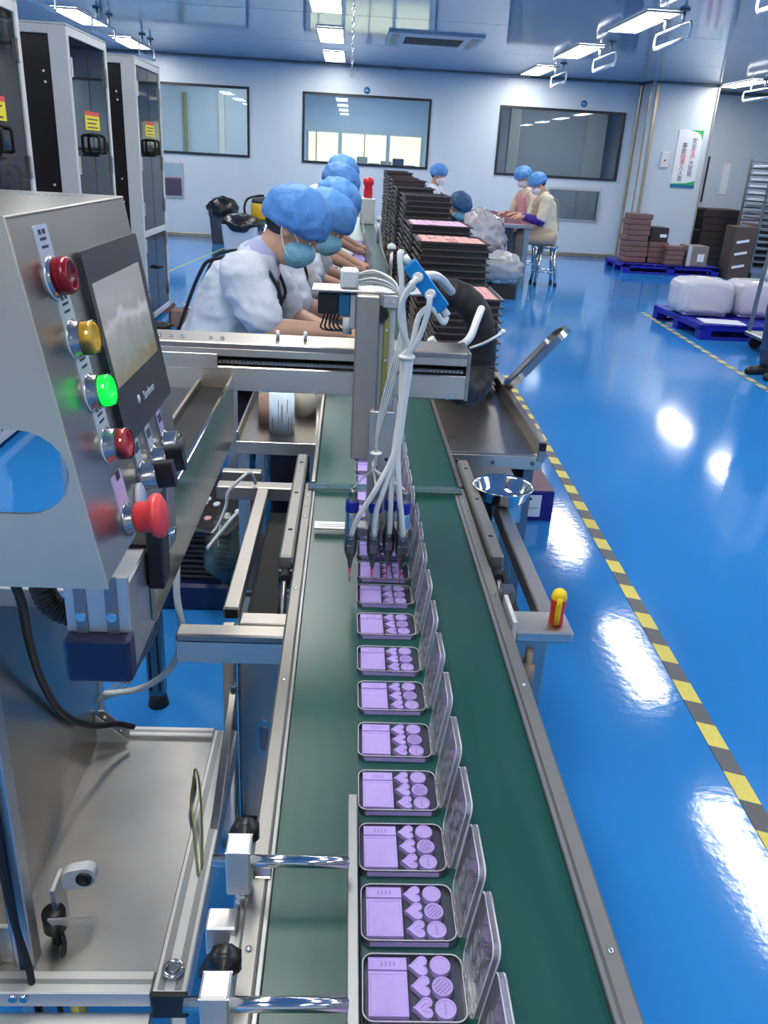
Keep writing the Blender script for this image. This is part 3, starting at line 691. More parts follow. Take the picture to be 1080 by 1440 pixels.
# return hoses and the ribbed black sleeve behind the beam
MB().tube([(.10, 1.34, 1.285), (.125, 1.40, 1.296), (.16, 1.48, 1.285), (.195, 1.57, 1.25)], .008, 10).build('air_hose', 'white_hose', ga)
MB().tube([(.262, 1.615, 1.215), (.250, 1.585, 1.195), (.236, 1.565, 1.165), (.211, 1.56, 1.147), (.182, 1.555, 1.140), (.16, 1.55, 1.165)], .0075, 10).build('air_hose', 'white_hose', ga)
P_ = curve([(.172, 1.63, 1.232), (.20, 1.64, 1.236), (.232, 1.64, 1.226), (.258, 1.64, 1.198), (.272, 1.64, 1.155), (.276, 1.64, 1.10), (.274, 1.63, 1.078), (.259, 1.605, 1.055), (.234, 1.578, 1.058), (.208, 1.545, 1.09)], 10)
MB().tubev(P_, [.029+.0007*math.sin(i*1.1) for i in range(len(P_))], 16).build('cable_sleeve', 'black_rubber', ga)
m = MB(); m.tube([(.245, 1.605, 1.138), (.27, 1.600, 1.150), (.295, 1.607, 1.163), (.308, 1.615, 1.170)], .0028, 8); m.blob((.309, 1.615, 1.171), (.006, .006, .006), 8, 6); m.build('cable_tie', 'white_hose', ga)
# loose white hose and clear tubes hanging under the axis
MB().tube([(-.30, 1.42, .97), (-.290, 1.34, .80), (-.285, 1.30, .735), (-.275, 1.28, .67), (-.30, 1.29, .59), (-.36, 1.30, .535), (-.43, 1.30, .52)], .0062, 10).build('air_hose', 'white_hose', ga)
for k in range(4): MB().tube([(-.30, 1.2, .96), (-.31-.006*k, 1.28, .75-.01*k), (-.34-.008*k, 1.32, .62-.012*k), (-.40, 1.32, .545-.01*k), (-.45, 1.3, .50)], .002, 6).build('thin_hose', 'clear_hose', ga)
MB().tube([(-.205, 1.86, .735), (-.215, 1.84, .770), (-.232, 1.82, .765), (-.262, 1.80, .735), (-.268, 1.80, .70), (-.285, 1.79, .655), (-.300, 1.78, .635)], .004, 8).build('loose_cable', 'cab_white', ga)

# ================================================================ control box
hb = thing('control_box', 'stainless control box with a touch screen, push buttons and a handle hole', 'control box', (-.3, .7, 1.16))
O = Vector((-.22, .56, 1.424)); DV = Vector((.044, 0, -.263)).normalized(); NN = Vector((.263, 0, .044)).normalized(); EU = Vector((0, 1, 0))
def F(u, v, h=0): return O+EU*u+DV*v+NN*h
UW, VH = .30, .268
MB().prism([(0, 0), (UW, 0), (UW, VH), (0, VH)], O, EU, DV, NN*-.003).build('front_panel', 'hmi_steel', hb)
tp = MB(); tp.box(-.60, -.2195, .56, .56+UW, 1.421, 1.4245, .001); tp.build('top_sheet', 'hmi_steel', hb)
# camera-side plate with an oblong handle hole
zs = 1.158; hz0, hz1, hx1 = 1.2185, 1.283, -.1945
outer = []; inner = []; n_ = 12
hole = [(-.55+(.032)*math.cos(a), (hz0+hz1)/2+(hz1-hz0)/2*math.sin(a)) for a in [PI/2+PI*k/n_ for k in range(n_+1)]]
hole += [(hx1-.034+.034*math.cos(a), (hz0+hz1)/2+(hz1-hz0)/2*math.sin(a)) for a in [-PI/2+PI*k/n_ for k in range(n_+1)]]
for (x, z) in hole:
    d_ = Vector((x+.38, z-1.25)); best = 9
    for (ax, az, bx, bz) in ((-.60, 1.158, -.60, 1.4245), (-.60, 1.4245, -.2190, 1.4245), (-.2190, 1.4245, -.1742, 1.158), (-.1742, 1.158, -.60, 1.158)):
        ex, ez = bx-ax, bz-az; den = d_.x*ez-d_.y*ex
        if abs(den) < 1e-9: continue
        tt = ((ax+.38)*ez-(az-1.25)*ex)/den; ss = ((ax+.38)*d_.y-(az-1.25)*d_.x)/den
        if tt > 0 and -.001 <= ss <= 1.001: best = min(best, tt)
    outer.append((-.38+d_.x*best, 1.25+d_.y*best))
# add the true corners by snapping the nearest outline points
for cx, cz in ((-.60, 1.158), (-.60, 1.4245), (-.2190, 1.4245), (-.1742, 1.158)):
    i_ = min(range(len(outer)), key=lambda i: (outer[i][0]-cx)**2+(outer[i][1]-cz)**2); outer[i_] = (cx, cz)
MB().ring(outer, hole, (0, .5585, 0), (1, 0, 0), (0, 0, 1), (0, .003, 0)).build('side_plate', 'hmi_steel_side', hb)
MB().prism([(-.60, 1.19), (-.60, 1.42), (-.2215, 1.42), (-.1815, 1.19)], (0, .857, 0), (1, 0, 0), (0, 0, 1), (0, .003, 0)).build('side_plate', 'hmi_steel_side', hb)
def plate(name, u0, u1, v0, v1, h0, h1, m, parent, r=.003): 
    return MB().prism(rrect(u0, u1, v0, v1, r, 3), O+NN*h0, EU, DV, NN*(h1-h0)).build(name, m, parent)
sc_ = plate('touch_panel', .118, .297, .034, .196, 0, .005, 'bezel', hb, .004)
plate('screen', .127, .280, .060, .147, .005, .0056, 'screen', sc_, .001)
text('Samkoon', .011, F(.215, .172, .0056), EU, -DV, 'label_white', sc_, 'lettering', .0002)
MB().lathe([(.004, 0), (.004, .0006), (0, .0006)], F(.178, .170, .005), 10, NN.to_track_quat('Z', 'Y').to_matrix().to_4x4()).build('logo_dot', 'label_white', sc_)
ROT = NN.to_track_quat('Z', 'Y').to_matrix().to_4x4()
def button(u, v, capm, r=.0115, name='push_button', lab='label_white', clearcap=True, lens=.013, bh=.009):
    bt = MB().lathe([(.0150, 0), (.0150, .002), (.0130, .003), (.0128, .002+bh), (.0120, .003+bh), (0, .003+bh)], F(u, v), 24, ROT).build(name, 'bezel_metal', hb)
    MB().lathe([(r, .002+bh), (r, .002+bh+lens*.7), (r*.9, .002+bh+lens), (r*.72, .002+bh+lens), (r*.70, .002+bh+lens*.85), (0, .002+bh+lens*.85)], F(u, v), 24, ROT).build('lens', capm, bt)
    if clearcap: MB().lathe([(r+.0008, .001+bh), (r+.001, .003+bh+lens*.75), (r*.96, .0035+bh+lens), (r*.9, .0035+bh+lens)], F(u, v), 24, ROT, True, False).build('clear_rim', 'btn_clear', bt)
    pl = MB().prism(rrect(u-.0135, u+.0135, v-.036, v+.010, .002, 3), O, EU, DV, NN*.0012).build('name_plate', lab, hb)
    MB().lathe([(.0165, 0), (.0165, .0011), (0, .0011)], F(u, v), 24, ROT).build('name_ring', lab, hb)
    for k in range(3):
        for j in range(2 if k == 0 else 1):
            MB().prism([(u-.007+j*.008, v-.033+k*.0055), (u-.002+j*.008+.008*(k > 0), v-.033+k*.0055), (u-.002+j*.008+.007*(k > 0), v-.0312+k*.0055+.0018*(k == 0)), (u-.007+j*.008, v-.0312+k*.0055+.0015*(k == 0))], O+NN*.0012, EU, DV, NN*.0003).build('mark', 'ink', pl)
    return bt
button(.058, .045, 'btn_red', .0135, lens=.011, clearcap=False, bh=.002)
button(.068, .092, 'btn_yellow', lab='label_green', lens=.009, bh=.006, r=.0122)
button(.074, .135, 'btn_green', lens=.008, bh=.007, r=.0122)
button(.080, .181, 'btn_red2', lens=.008, bh=.008, r=.0122)
bt = MB().lathe([(.0145, 0), (.0145, .003), (.012, .004), (.012, .016), (0, .016)], F(.080, .247), 24, ROT).build('emergency_stop', 'bezel_metal', hb)
MB().lathe([(.0125, .009), (.0135, .012), (.0135, .020), (.0175, .023), (.0192, .026), (.0187, .030), (.014, .033), (0, .034)], F(.080, .247), 28, ROT).build('mushroom_cap', 'estop_red', bt)
pl = MB().prism(rrect(.068, .094, .206, .250, .002, 3), O, EU, DV, NN*.0012).build('name_plate', 'label_lilac', hb)
MB().prism([(.078, .205), (.088, .205), (.088, .212), (.078, .212)], O+NN*.0012, EU, DV, NN*.0003).build('mark', 'ink', pl)
for (u, v, lab) in ((.150, .235, 'label_white'), (.196, .236, 'label_white'), (.245, .236, 'label_lilac')):
    b_ = MB().lathe([(.0145, 0), (.0145, .003), (.0125, .004), (.0125, .014), (0, .014)], F(u, v), 24, ROT).build('selector_switch', 'bezel_metal', hb)
    if u < .22:
        MB().prism(rrect(-.006, .006, -.0125, .0125, .003, 3), F(u, v, .013), EU, DV, NN*.017).build('selector_lever', 'black_plastic', b_)
    else:
        MB().lathe([(.0095, .013), (.0095, .019), (0, .0195)], F(u, v), 20, ROT).build('lens', 'btn_clear', b_)
    pl = MB().prism(rrect(u-.009, u+.009, v-.036, v+.006, .002, 3), O, EU, DV, NN*.0012).build('name_plate', lab, hb)
    for j in range(2): MB().prism([(u-.006+j*.007, v-.032), (u-.001+j*.007, v-.032), (u-.001+j*.007, v-.024), (u-.006+j*.007, v-.024)], O+NN*.0012, EU, DV, NN*.0003).build('mark', 'ink', pl)
MB().lathe([(.0135, 0), (.0135, .003), (.012, .004), (0, .004)], F(.125, .246), 20, ROT).build('hole_plug', 'label_white', hb)
B(-.2035, -.186, .79, .825, 1.03, 1.17, .002).build('mount_bracket', 'black_plastic', hb)
B(-.198, -.185, .825, .86, 1.06, 1.15, .002).build('mount_bracket', 'steel', hb)
MB().cyl((-.197, .83, 1.08), (-.180, .83, 1.08), .006, n=12).build('bolt', 'chrome', hb)
P_ = curve([(-.312, .76, 1.10), (-.305, .76, 1.05), (-.298, .76, 1.028), (-.282, .76, 1.016), (-.266, .76, 1.016)], 8)
MB().tubev(P_, [.012+.0015*(i % 2) for i in range(len(P_))], 12, False).build('cable_gland', 'black_rubber', hb)
MB().tube([(-.40, .90, 1.0), (-0.409, 0.950, 0.919), (-0.449, 1.050, 0.795), (-0.479, 1.150, 0.649), (-0.490, 1.250, 0.509), (-0.476, 1.350, 0.407), (-0.449, 1.420, 0.357), (-0.423, 1.445, 0.331)], .0065, 10).build('power_cable', 'black_rubber', hb)

# ================================================================ machine base at lower left
mb_ = thing('machine_stand', 'low aluminium profile frame with a grey steel deck beside the conveyor', 'machine frame', (-.4, 1.15, 0))
TZ = .30
def profile_y(x0, x1, y0, y1, z1, h, name='frame_profile', slots=2):
    p = B(x0, x1, y0, y1, z1-h, z1, .002).build(name, 'alu_lt', mb_)
    for k in range(slots):
        xc = x0+(x1-x0)*(k+.5)/slots if slots > 1 else (x0+x1)/2
        B(xc-.0055, xc+.0055, y0+.001, y1-.001, z1-.001, z1+.0004).build('slot', 'alu_dk', p)
    return p
p = profile_y(-.258, -.206, .864, 1.48, TZ, .05)
B(-.260, -.204, .855, .864, TZ-.052, TZ+.001, .003).build('end_cap', 'black_plastic', p)
p = B(-.47, -.258, 1.455, 1.485, TZ-.03, TZ+.002, .002).build('frame_profile', 'alu_lt', mb_)
B(-.47, -.258, 1.466, 1.473, TZ+.001, TZ+.0026).build('slot', 'alu_dk', p)
p = B(-.80, -.260, .862, .90, TZ-.035, TZ-.004, .002).build('frame_profile', 'alu_lt', mb_)
B(-.80, -.262, .877, .885, TZ-.005, TZ-.0034).build('slot', 'alu_dk', p)
B(-.80, -.26, .84, .862, TZ-.075, TZ-.045, .002).build('frame_profile', 'alu', mb_)
B(-.50, -.258, .90, 1.455, TZ-.014, TZ-.008).build('deck_sheet', 'tray_sheet', mb_)
B(-.506, -.500, .88, 1.475, TZ-.02, .86).build('side_panel', 'steel_panel', mb_)
p = B(-.527, -.497, 1.475, 1.505, 0, .93, .002).build('upright_profile', 'alu', mb_)
B(-.516, -.508, 1.4735, 1.476, .3, .93).build('slot', 'alu_dk', p)
B(-.80, -.27, .99, 1.02, .885, .915, .002).build('frame_profile', 'alu_lt', mb_)
p = B(-.476, -.446, .905, .935, .03, .93, .002).build('upright_profile', 'alu', mb_)
B(-.468, -.459, .9035, .906, .27, .93).build('slot', 'navy_plastic', p)
MB().tube([(-.464, .898, .95), (-.463, .895, .70), (-.460, .89, .45), (-.446, .885, .33), (-.438, .875, .27), (-.425, .87, .15)], .0055, 8).build('cable', 'black_rubber', mb_)
# gusset at the back corner
q = MB(); q.prism([(0, 0), (.062, 0), (.062, .012), (.012, .062), (0, .062)], (-.497, 1.452, TZ+.002), (1, 0, 0), (0, 0, 1), (0, .004, 0)); q.build('gusset', 'alu', mb_)
q = MB(); q.prism([(0, .0), (.066, 0), (.0, .066)], (-.497, 1.43, TZ+.002), (1, 0, 0), (0, 0, 1), (0, .004, 0)); q.build('gusset', 'alu_lt', mb_)
for (x, z) in ((-.485, .345), (-.452, .312)): MB().cyl((x, 1.446, z), (x, 1.453, z), .006, n=12).build('bolt', 'chrome', mb_)
# flat bar standing at the right back corner, small hose on the profile
MB().cbox(-.214, 1.33, .352, .016, .34, .010, .002, rx=math.radians(22)).build('flat_bar', 'steel', mb_)
MB().cyl((-.214, 1.47, .420), (-.214, 1.47, .430), .007, n=12).build('bolt', 'chrome', mb_)
MB().tube([(-.270, 1.30, .32), (-.268, 1.30, .345), (-.255, 1.27, .35), (-.235, 1.18, .325), (-.222, 1.10, .305)], .0022, 6).build('thin_hose', 'brass', mb_)
MB().tube([(-.270, 1.30, .33), (-.268, 1.25, .31), (-.250, 1.18, .304), (-.225, 1.08, .303)], .0022, 6).build('thin_hose', 'brass', mb_)
MB().cyl((-.270, 1.30, .295), (-.270, 1.30, .325), .004, n=8).build('fitting', 'steel_dark', mb_)
MB().tube([(-.232+.014*math.cos(a), .895+.014*math.sin(a), TZ+.006) for a in [2*PI*j/12 for j in range(13)]], .0035, 8, 2).build('ring_bolt', 'chrome', mb_)
MB().cyl((-.232, .895, TZ-.004), (-.232, .895, TZ+.010), .007, n=12).build('bolt', 'chrome', mb_)
# sensor and roller bracket at the front
sb = B(-.43, -.422, .955, 1.0, TZ-.008, .40, .001).build('sensor_bracket', 'alu', mb_)
MB().prism(rrect(-.002, .050, -.020, .020, .018, 6), (-.423, .985, .385), (1, .25, 0), (0, .0, 1), (0, .018, 0)).build('sensor_body', 'cab_white', sb)
MB().lathe([(.013, 0), (.013, .003), (.008, .003), (.008, .001), (0, .001)], (-.388, .990, .388), 18, Matrix.Rotation(PI/2, 4, 'X')).build('sensor_ring', 'black_plastic', sb)
MB().prism([(0, 0), (.05, .0), (.055, .006), (0, .045)], (-.425, .945, TZ+.03), (1, .35, 0), (0, -.5, 1), (0, .004, 0)).build('sensor_arm', 'alu_lt', sb)
MB().lathe([(.008, 0), (.008, .03), (.018, .03), (.0185, .062), (.017, .066), (0, .066)], (-.428, .955, TZ-.008), 22).build('adjuster_knob', 'black_plastic', mb_)
MB().tube([(-.42, .955, .31), (-.412, .94, .30), (-.41, .92, .285), (-.405, .88, .27), (-.39, .85, .2)], .004, 8).build('cable', 'black_rubber', mb_)
for (x, yy) in ((-.463, .868), (-.447, .868), (-.465, .94), (-.440, .90)): MB().cyl((x, yy-.004, TZ-.012), (x, yy-.012, TZ-.012), .0065, n=10).build('bolt', 'chrome', mb_)
MB().prism([(0, 0), (.05, 0), (.05, .02), (.01, .075), (0, .075)], (-.476, .915, TZ-.004), (-1, 0, 0), (0, 0, 1), (0, .004, 0)).build('gusset', 'alu', mb_)
MB().tube([(-.56, .92, .37), (-.50, .918, .368), (-.468, .912, .375), (-.463, .91, .382)], .0035, 8).build('cable', 'cab_white', mb_)
for (x, yy, mm) in ((-.375, .875, 'brass'), (-.225, .875, 'alu'), (-.225, 1.46, 'alu'), (-.70, .875, 'alu')):
    MB().lathe([(.026, 0), (.026, .06), (.012, .07), (.012, TZ-.03), (0, TZ-.03)], (x, yy, 0), 18).build('levelling_foot', mm, mb_)
# ================================================================ lilac palettes on the belt
def heart(r):
    o = []
    for k in range(20):
        t_ = 2*PI*k/20; x = 16*math.sin(t_)**3; y_ = 13*math.cos(t_)-5*math.cos(2*t_)-2*math.cos(3*t_)-math.cos(4*t_)
        o.append((y_*r/16, x*r/16))       # point towards -x
    return o
def inset(mb, poly, c, z0, z1, z2, k=.80):
    """a pan: rim wall, raised lip and recessed face"""
    n = len(poly); cx, cy = c
    ringv = lambda s_, z: [(cx+p[0]*s_, cy+p[1]*s_, z) for p in poly]
    vs = ringv(1, z0)+ringv(1, z1)+ringv(k, z1)+ringv(k*.95, z2)
    fs = [(r*n+i, r*n+(i+1) % n, (r+1)*n+(i+1) % n, (r+1)*n+i) for r in range(3) for i in range(n)]+[tuple(3*n+i for i in range(n))]
    mb.add(vs, fs)
PW, PD = .097, .070      # palette footprint, local origin at the left front corner on the belt
def shell(mb, z0, z1, t_=.0012, r=.010, x0=0, x1=PW, y0=0, y1=PD):
    o = rrect(x0, x1, y0, y1, r, 4); i_ = rrect(x0+t_, x1-t_, y0+t_, y1-t_, r-t_, 4); n = len(o)
    vs = [(p[0], p[1], z0) for p in o]+[(p[0], p[1], z1) for p in o]+[(p[0], p[1], z1) for p in i_]+[(p[0], p[1], z0+t_) for p in i_]
    fs = [(k*n+j, k*n+(j+1) % n, (k+1)*n+(j+1) % n, (k+1)*n+j) for k in range(3) for j in range(n)]+[tuple(range(n))[::-1], tuple(3*n+j for j in range(n))]
    mb.add(vs, fs)
HC = [(.0555, .0575), (.0565, .0365), (.0575, .0150)]; DC = [(.0755, .0580), (.0760, .0360), (.0770, .0140)]
def palette(label):
    t = thing('palette', label, 'makeup palette', (0, 0, 0), 'lilac palettes on the belt')
    m = MB(); shell(m, 0, .0085); m.box(.0445, .0455, .003, PD-.003, .001, .007); ce = m.build('case', 'clear_plastic', t)
    e_ = rrect(.0006, PW-.0006, .0006, PD-.0006, .010, 4); MB().tubev([(p[0], p[1], .0085) for p in e_+e_[:1]], [.0007]*(len(e_)+1), 6).build('edge_glint', 'edge_glint', ce)
    B(.009, .088, -.0004, .0003, .0006, .0062).build('glue_edge', 'lilac_powder', t)
    m = MB(); inset(m, [(-.0185, -.0225), (.0185, -.0225), (.0185, .0225), (-.0185, .0225)], (.0245, .0285), .0015, .0078, .0070, .90); m.build('powder_pan', 'lilac_powder', t)
    m = MB(); inset(m, [(-.0185, -.0065), (.0185, -.0065), (.0185, .0065), (-.0185, .0065)], (.0245, .0590), .0015, .0082, .0078, .92); sp_ = m.build('powder_pan', 'lilac_powder', t)
    for k in range(4): B(.018+k*.004, .020+k*.004, .0565, .0615, .0078, .0081).build('emboss', 'lilac_mark', sp_)
    for k, c in enumerate(HC):
        m = MB(); inset(m, heart(.0105), c, .0015, .0078, .0072, .84); h = m.build('heart_pan', 'lilac_powder', t)
        if k == 2:
            q = MB()
            for (dx, dy) in ((-.003, 0), (.001, .004), (.001, -.004), (.003, 0), (-.001, .002), (-.001, -.003), (.004, .004), (.004, -.004)): q.cyl((c[0]+dx, c[1]+dy, .007), (c[0]+dx, c[1]+dy, .0076), .0009, n=6)
            q.build('emboss_dots', 'lilac_mark', h)
    for k, c in enumerate(DC):
        m = MB(); inset(m, [(.0100*math.cos(2*PI*j/18), .0100*math.sin(2*PI*j/18)) for j in range(18)], c, .0015, .0082, .0076, .82); h = m.build('round_pan', 'lilac_powder', t)
        if k == 1:
            for j in range(5):
                a_ = (j-2)*.0031; l_ = math.sqrt(max(0, .0076**2-a_*a_))
                MB().cbox(c[0]+a_*.7, c[1]-a_*.7, .0079, 2*l_, .0012, .0007, rz=PI/4).build('emboss', 'lilac_mark', h)
        elif k == 2: MB().cbox(c[0], c[1], .0078, .0015, .011, .0005).build('emboss', 'lilac_mark', h)
    # open lid, hinged on the right edge and standing almost upright
    M = Matrix.Translation((PW+.002, 0, .007)) @ Matrix.Rotation(-math.radians(83), 4, 'Y')
    m = MB(); shell(m, -.006, .0, .0012, .010, 0, .093); m.v = [M @ v for v in m.v]; ld = m.build('lid', 'lid_plastic', t)
    e_ = rrect(.0004, .0926, .0004, PD-.0004, .010, 4); MB().tubev([M @ Vector((p[0], p[1], -.006)) for p in e_+e_[:1]], [.0011]*(len(e_)+1), 6).build('lid_glint', 'edge_glint', ld)  # white tubes painted as the bright lines along the lid border
    MB().tubev([M @ Vector((p[0], p[1], 0)) for p in e_+e_[:1]], [.0007]*(len(e_)+1), 6).build('lid_glint', 'edge_glint', ld)
    m = MB()
    for c in DC+HC: m.lathe([(.009, 0), (.0085, .002), (.0078, .002), (.0074, .0)], (0, 0, 0), 14); m.v[-56:] = [Vector((v.x+PW-c[0], v.y+c[1], v.z-.005)) for v in m.v[-56:]]
    m.v = [M @ v for v in m.v]; m.build('lid_ribs', 'lid_plastic', ld)
    m = MB()
    for (a_, b_) in ((.006, .020), (.026, .044), (.050, .064)): m.cyl((PW+.001, a_, .0075), (PW+.001, b_, .0075), .0018, n=8)
    m.build('hinge', 'lid_plastic', t)
    return t
pos = [.4955, .5790, .6660, .7570, .8530, .9500, 1.046, 1.149, 1.252, 1.345, 1.437, 1.53, 1.625, 1.72, 1.815, 1.91, 2.005]
words = ['nearest', 'second nearest', 'third nearest', 'fourth nearest', 'fifth nearest', 'sixth nearest', 'seventh nearest', 'eighth nearest']
pr = palette('')
for i, yy in enumerate([.412]+pos):
    if i == 0: lab = 'lilac makeup palette at the bottom edge of the photo, only its open lid showing'
    elif i <= 8: lab = '%s lilac makeup palette with an open clear lid on the green belt' % words[i-1]
    elif i == 9: lab = 'lilac makeup palette directly under the pink nozzle needles'
    else: lab = 'lilac makeup palette behind the nozzles, %s in line below the gantry beam' % ['', 'first', 'second', 'third', 'fourth', 'fifth', 'sixth', 'seventh', 'eighth'][i-9]
    o = pr if i == 0 else dup(pr)
    o['label'] = lab; o.location = (.0355+random.uniform(-.0012, .0012), yy, BZ); o.rotation_euler = (0, 0, math.radians(random.uniform(-.7, .7)))
# far palettes, too small to show their pans
m = MB(); shell(m, 0, .0085); m.mi = 1; m.box(.004, .088, .004, .066, .001, .007, .001)
m.mi = 2; M = Matrix.Translation((PW+.002, 0, .007)) @ Matrix.Rotation(-math.radians(83), 4, 'Y'); k0 = len(m.v); shell(m, -.006, 0, .0012, .010, 0, .093); m.v[k0:] = [M @ v for v in m.v[k0:]]
fp = tag(m.build('palette', ['clear_plastic', 'lilac_powder', 'lid_plastic']), 'small lilac makeup palette in the row along the far packing belt', 'makeup palette', 'lilac palettes on the far belt')
for i in range(62):
    o = fp if i == 0 else dup(fp)
    o.location = (.036+random.uniform(-.004, .004), 2.10+i*.098+random.uniform(-.006, .006), BZ); o.rotation_euler = (0, 0, random.uniform(-.04, .04))

# ================================================================ far packing line
fl = thing('packing_line', 'long green belt packing line with steel side tables running to the back', 'conveyor', (.1, 5, 0))
B(BX0, .285, 1.84, 11.5, BZ-.012, BZ, .003).build('belt', 'belt', fl)
B(-.055, .28, 1.85, 11.5, BZ-.16, BZ-.02).build('belt_bed', 'steel_dark', fl)
for a, b in ((-.071, -.060), (.285, .296)): B(a, b, 1.84, 11.5, BZ-.10, BZ+.006, .002).build('side_rail', 'steel', fl)
B(.1475, .1525, 3.2, 11.5, BZ, BZ+.05, .001).build('divider', 'alu_lt', fl)
for yy in (2.4, 4.4, 6.4, 8.4, 10.4):
    for x in (-.06, .25): B(x, x+.03, yy, yy+.03, 0, BZ-.15, .002).build('leg', 'alu', fl)
# right side table, near
rt_ = thing('side_table', 'steel side table with a raised lip right of the belt under the tray stacks', 'table', (.43, 3.2, 0))
B(.298, .56, 2.20, 5.6, .712, .72, .002).build('table_top', 'steel_panel', rt_)
B(.556, .580, 2.19, 5.6, .70, .762, .003).build('lip', 'steel', rt_)
B(.298, .575, 2.195, 2.203, .675, .714, .001).build('apron', 'steel_x', rt_)
MB().box(.558, .578, 2.186, 2.192, .735, .758).build('lip_end', 'black_plastic', rt_)
for (x, z) in ((.33, .695), (.43, .695), (.545, .695)): MB().cyl((x, 2.188, z), (x, 2.196, z), .006, n=10).build('bolt', 'steel_dark', rt_)
for (x, yy) in ((.31, 2.24), (.545, 2.24), (.31, 3.9), (.545, 3.9), (.31, 5.5), (.545, 5.5)): B(x-.015, x+.015, yy-.015, yy+.015, 0, .712, .002).build('leg', 'steel_dark', rt_)
B(.40, .545, 2.26, 2.6, .10, .70).build('drive_housing', 'black_matte', rt_)
# left side table and label rolls
lt_ = thing('side_table', 'small steel shelf left of the belt holding the label rolls', 'table', (-.18, 2.45, 0))
B(-.295, -.072, 2.215, 2.76, .712, .72, .002).build('table_top', 'steel_panel', lt_)
B(-.297, -.290, 2.213, 2.76, .70, .75, .001).build('lip', 'steel', lt_)
B(-.297, -.072, 2.211, 2.216, .685, .722, .001).build('apron', 'steel_x', lt_)
for (x, yy) in ((-.28, 2.24), (-.095, 2.7), (-.28, 2.7)): B(x-.015, x+.015, yy-.015, yy+.015, 0, .712, .002).build('leg', 'alu', lt_)
def roll(x, yy, r, h, mm, label):
    t = MB().lathe([(r*.45, .0), (r, .0), (r, h), (r*.45, h), (r*.45, 0.0)], (x, yy, .72), 28).build('label_roll', mm, None, None, (x, yy, .72))
    tag(t, label, 'label roll', 'label rolls on the shelf')
    if mm == 'roll_blue':
        for k, (dx, z0, z1) in enumerate(((-.2, .30, .9), (.05, .35, .75), (.12, .30, .8), (.5, .55, .9), (.62, .1, .45), (-.7, .05, .4), (.9, .05, .3))):
            a = -PI/2+dx; c_ = (x+(r+.0003)*math.cos(a), yy+(r+.0003)*math.sin(a))
            MB().cbox(c_[0], c_[1], .72+h*(z0+z1)/2, .0016, .0016, h*(z1-z0), rz=a).build('print_line', 'alu_dk', t)
    return t
roll(-.178, 2.322, .037, .118, 'roll_blue', 'pale blue printed label roll at the front of the steel shelf')
roll(-.228, 2.40, .026, .085, 'carton', 'short brown label roll left of the pale blue roll')
roll(-.118, 2.50, .034, .115, 'roll_cream', 'cream label roll behind and right of the pale blue roll')
roll(-.235, 2.55, .034, .125, 'roll_cream', 'cream label roll at the back left of the steel shelf')
roll(-.175, 2.62, .033, .130, 'paper', 'white label roll behind the pale blue printed roll')

# ================================================================ black tray stacks
def tray_mesh(w_, d_, h_, rim='tray_black', inner=None):
    m = MB(); t_ = .008
    m.mi = 1
    m.ring([(-w_/2, -d_/2), (w_/2, -d_/2), (w_/2, d_/2), (-w_/2, d_/2)], [(-w_/2+t_, -d_/2+t_), (w_/2-t_, -d_/2+t_), (w_/2-t_, d_/2-t_), (-w_/2+t_, d_/2-t_)], (0, 0, h_*.72), (1, 0, 0), (0, 1, 0), (0, 0, h_*.26))
    m.mi = 0
    m.box(-w_/2+.013, w_/2-.013, -d_/2+.013, d_/2-.013, 0, h_*.74)
    return m.build('tray', [rim, 'tray_rim_lit'])
def pans(w_, d_, h_, mm, parent, nx=7, ny=6):
    m = MB(); m.mi = 0; m.box(-w_/2+.009, w_/2-.009, -d_/2+.009, d_/2-.009, h_*.73, h_*.78)
    m.mi = 1
    for i in range(nx):
        for j in range(ny):
            if random.random() < .06: continue
            cx = -w_/2+.02+(w_-.04)*(i+.5)/nx; cy = -d_/2+.02+(d_-.04)*(j+.5)/ny
            a = (w_-.04)/nx*.44; b = (d_-.04)/ny*.44; m.box(cx-a, cx+a, cy-b, cy+b, h_*.78, h_*.93)
    o = m.build('powder_cakes', ['carton_mauve', mm], None, 'stuff'); o.parent = parent; return o
ORD = ['', '', 'second', 'third', 'fourth', 'fifth', 'sixth', 'seventh', 'eighth', 'ninth', 'tenth', 'eleventh', 'twelfth', 'thirteenth', 'fourteenth', 'fifteenth', 'sixteenth', 'seventeenth', 'eighteenth', 'nineteenth', 'twentieth', 'twenty-first', 'twenty-second', 'twenty-third', 'twenty-fourth', 'twenty-fifth']
def stack(x, yy, z0, n, w_, d_, h_, label, toplabel, mm=None, rz=0, jit=.004, rim='tray_black', topm='pink_powder'):
    base = None
    for k in range(n):
        if base is None:
            base = tray_mesh(w_, d_, h_, rim); o = base
        else: o = dup(base) if k < n-1 or not topm else dup(base)
        fromtop = n-k; od = ORD[fromtop] if fromtop < len(ORD) else '%dth' % fromtop
        tag(o, label % (od+' from the top' if fromtop > 1 else 'topmost'), 'tray', label.replace('%s ', ''))
        o.location = (x+random.uniform(-jit, jit), yy+random.uniform(-jit, jit), z0+k*h_); o.rotation_euler = (0, 0, rz+random.uniform(-.012, .012))
        for c in list(o.children): pass
    if topm:
        o['label'] = toplabel; del o['group']; pans(w_, d_, h_, topm, o)
    return o
stack(.415, 2.98, .72, 14, .235, .33, .0240, 'black tray, %s in the stack just behind the gantry beam', 'top tray of the stack behind the gantry beam, full of pink powder cakes')
stack(.435, 3.66, .72, 17, .30, .34, .0268, 'black tray, %s in the second stack on the steel side table', 'top tray of the second stack, with an open row of pink cakes')
stack(.425, 4.22, .72, 18, .30, .38, .0268, 'black tray, %s in the third stack on the steel side table', 'top tray of the third stack, full of lilac pink cakes', topm='lilac_tray_powder')
stack(.425, 4.95, .72, 21, .27, .36, .0278, 'black tray, %s in the tall fourth stack on the steel side table', 'top tray of the tall fourth stack', topm=None)
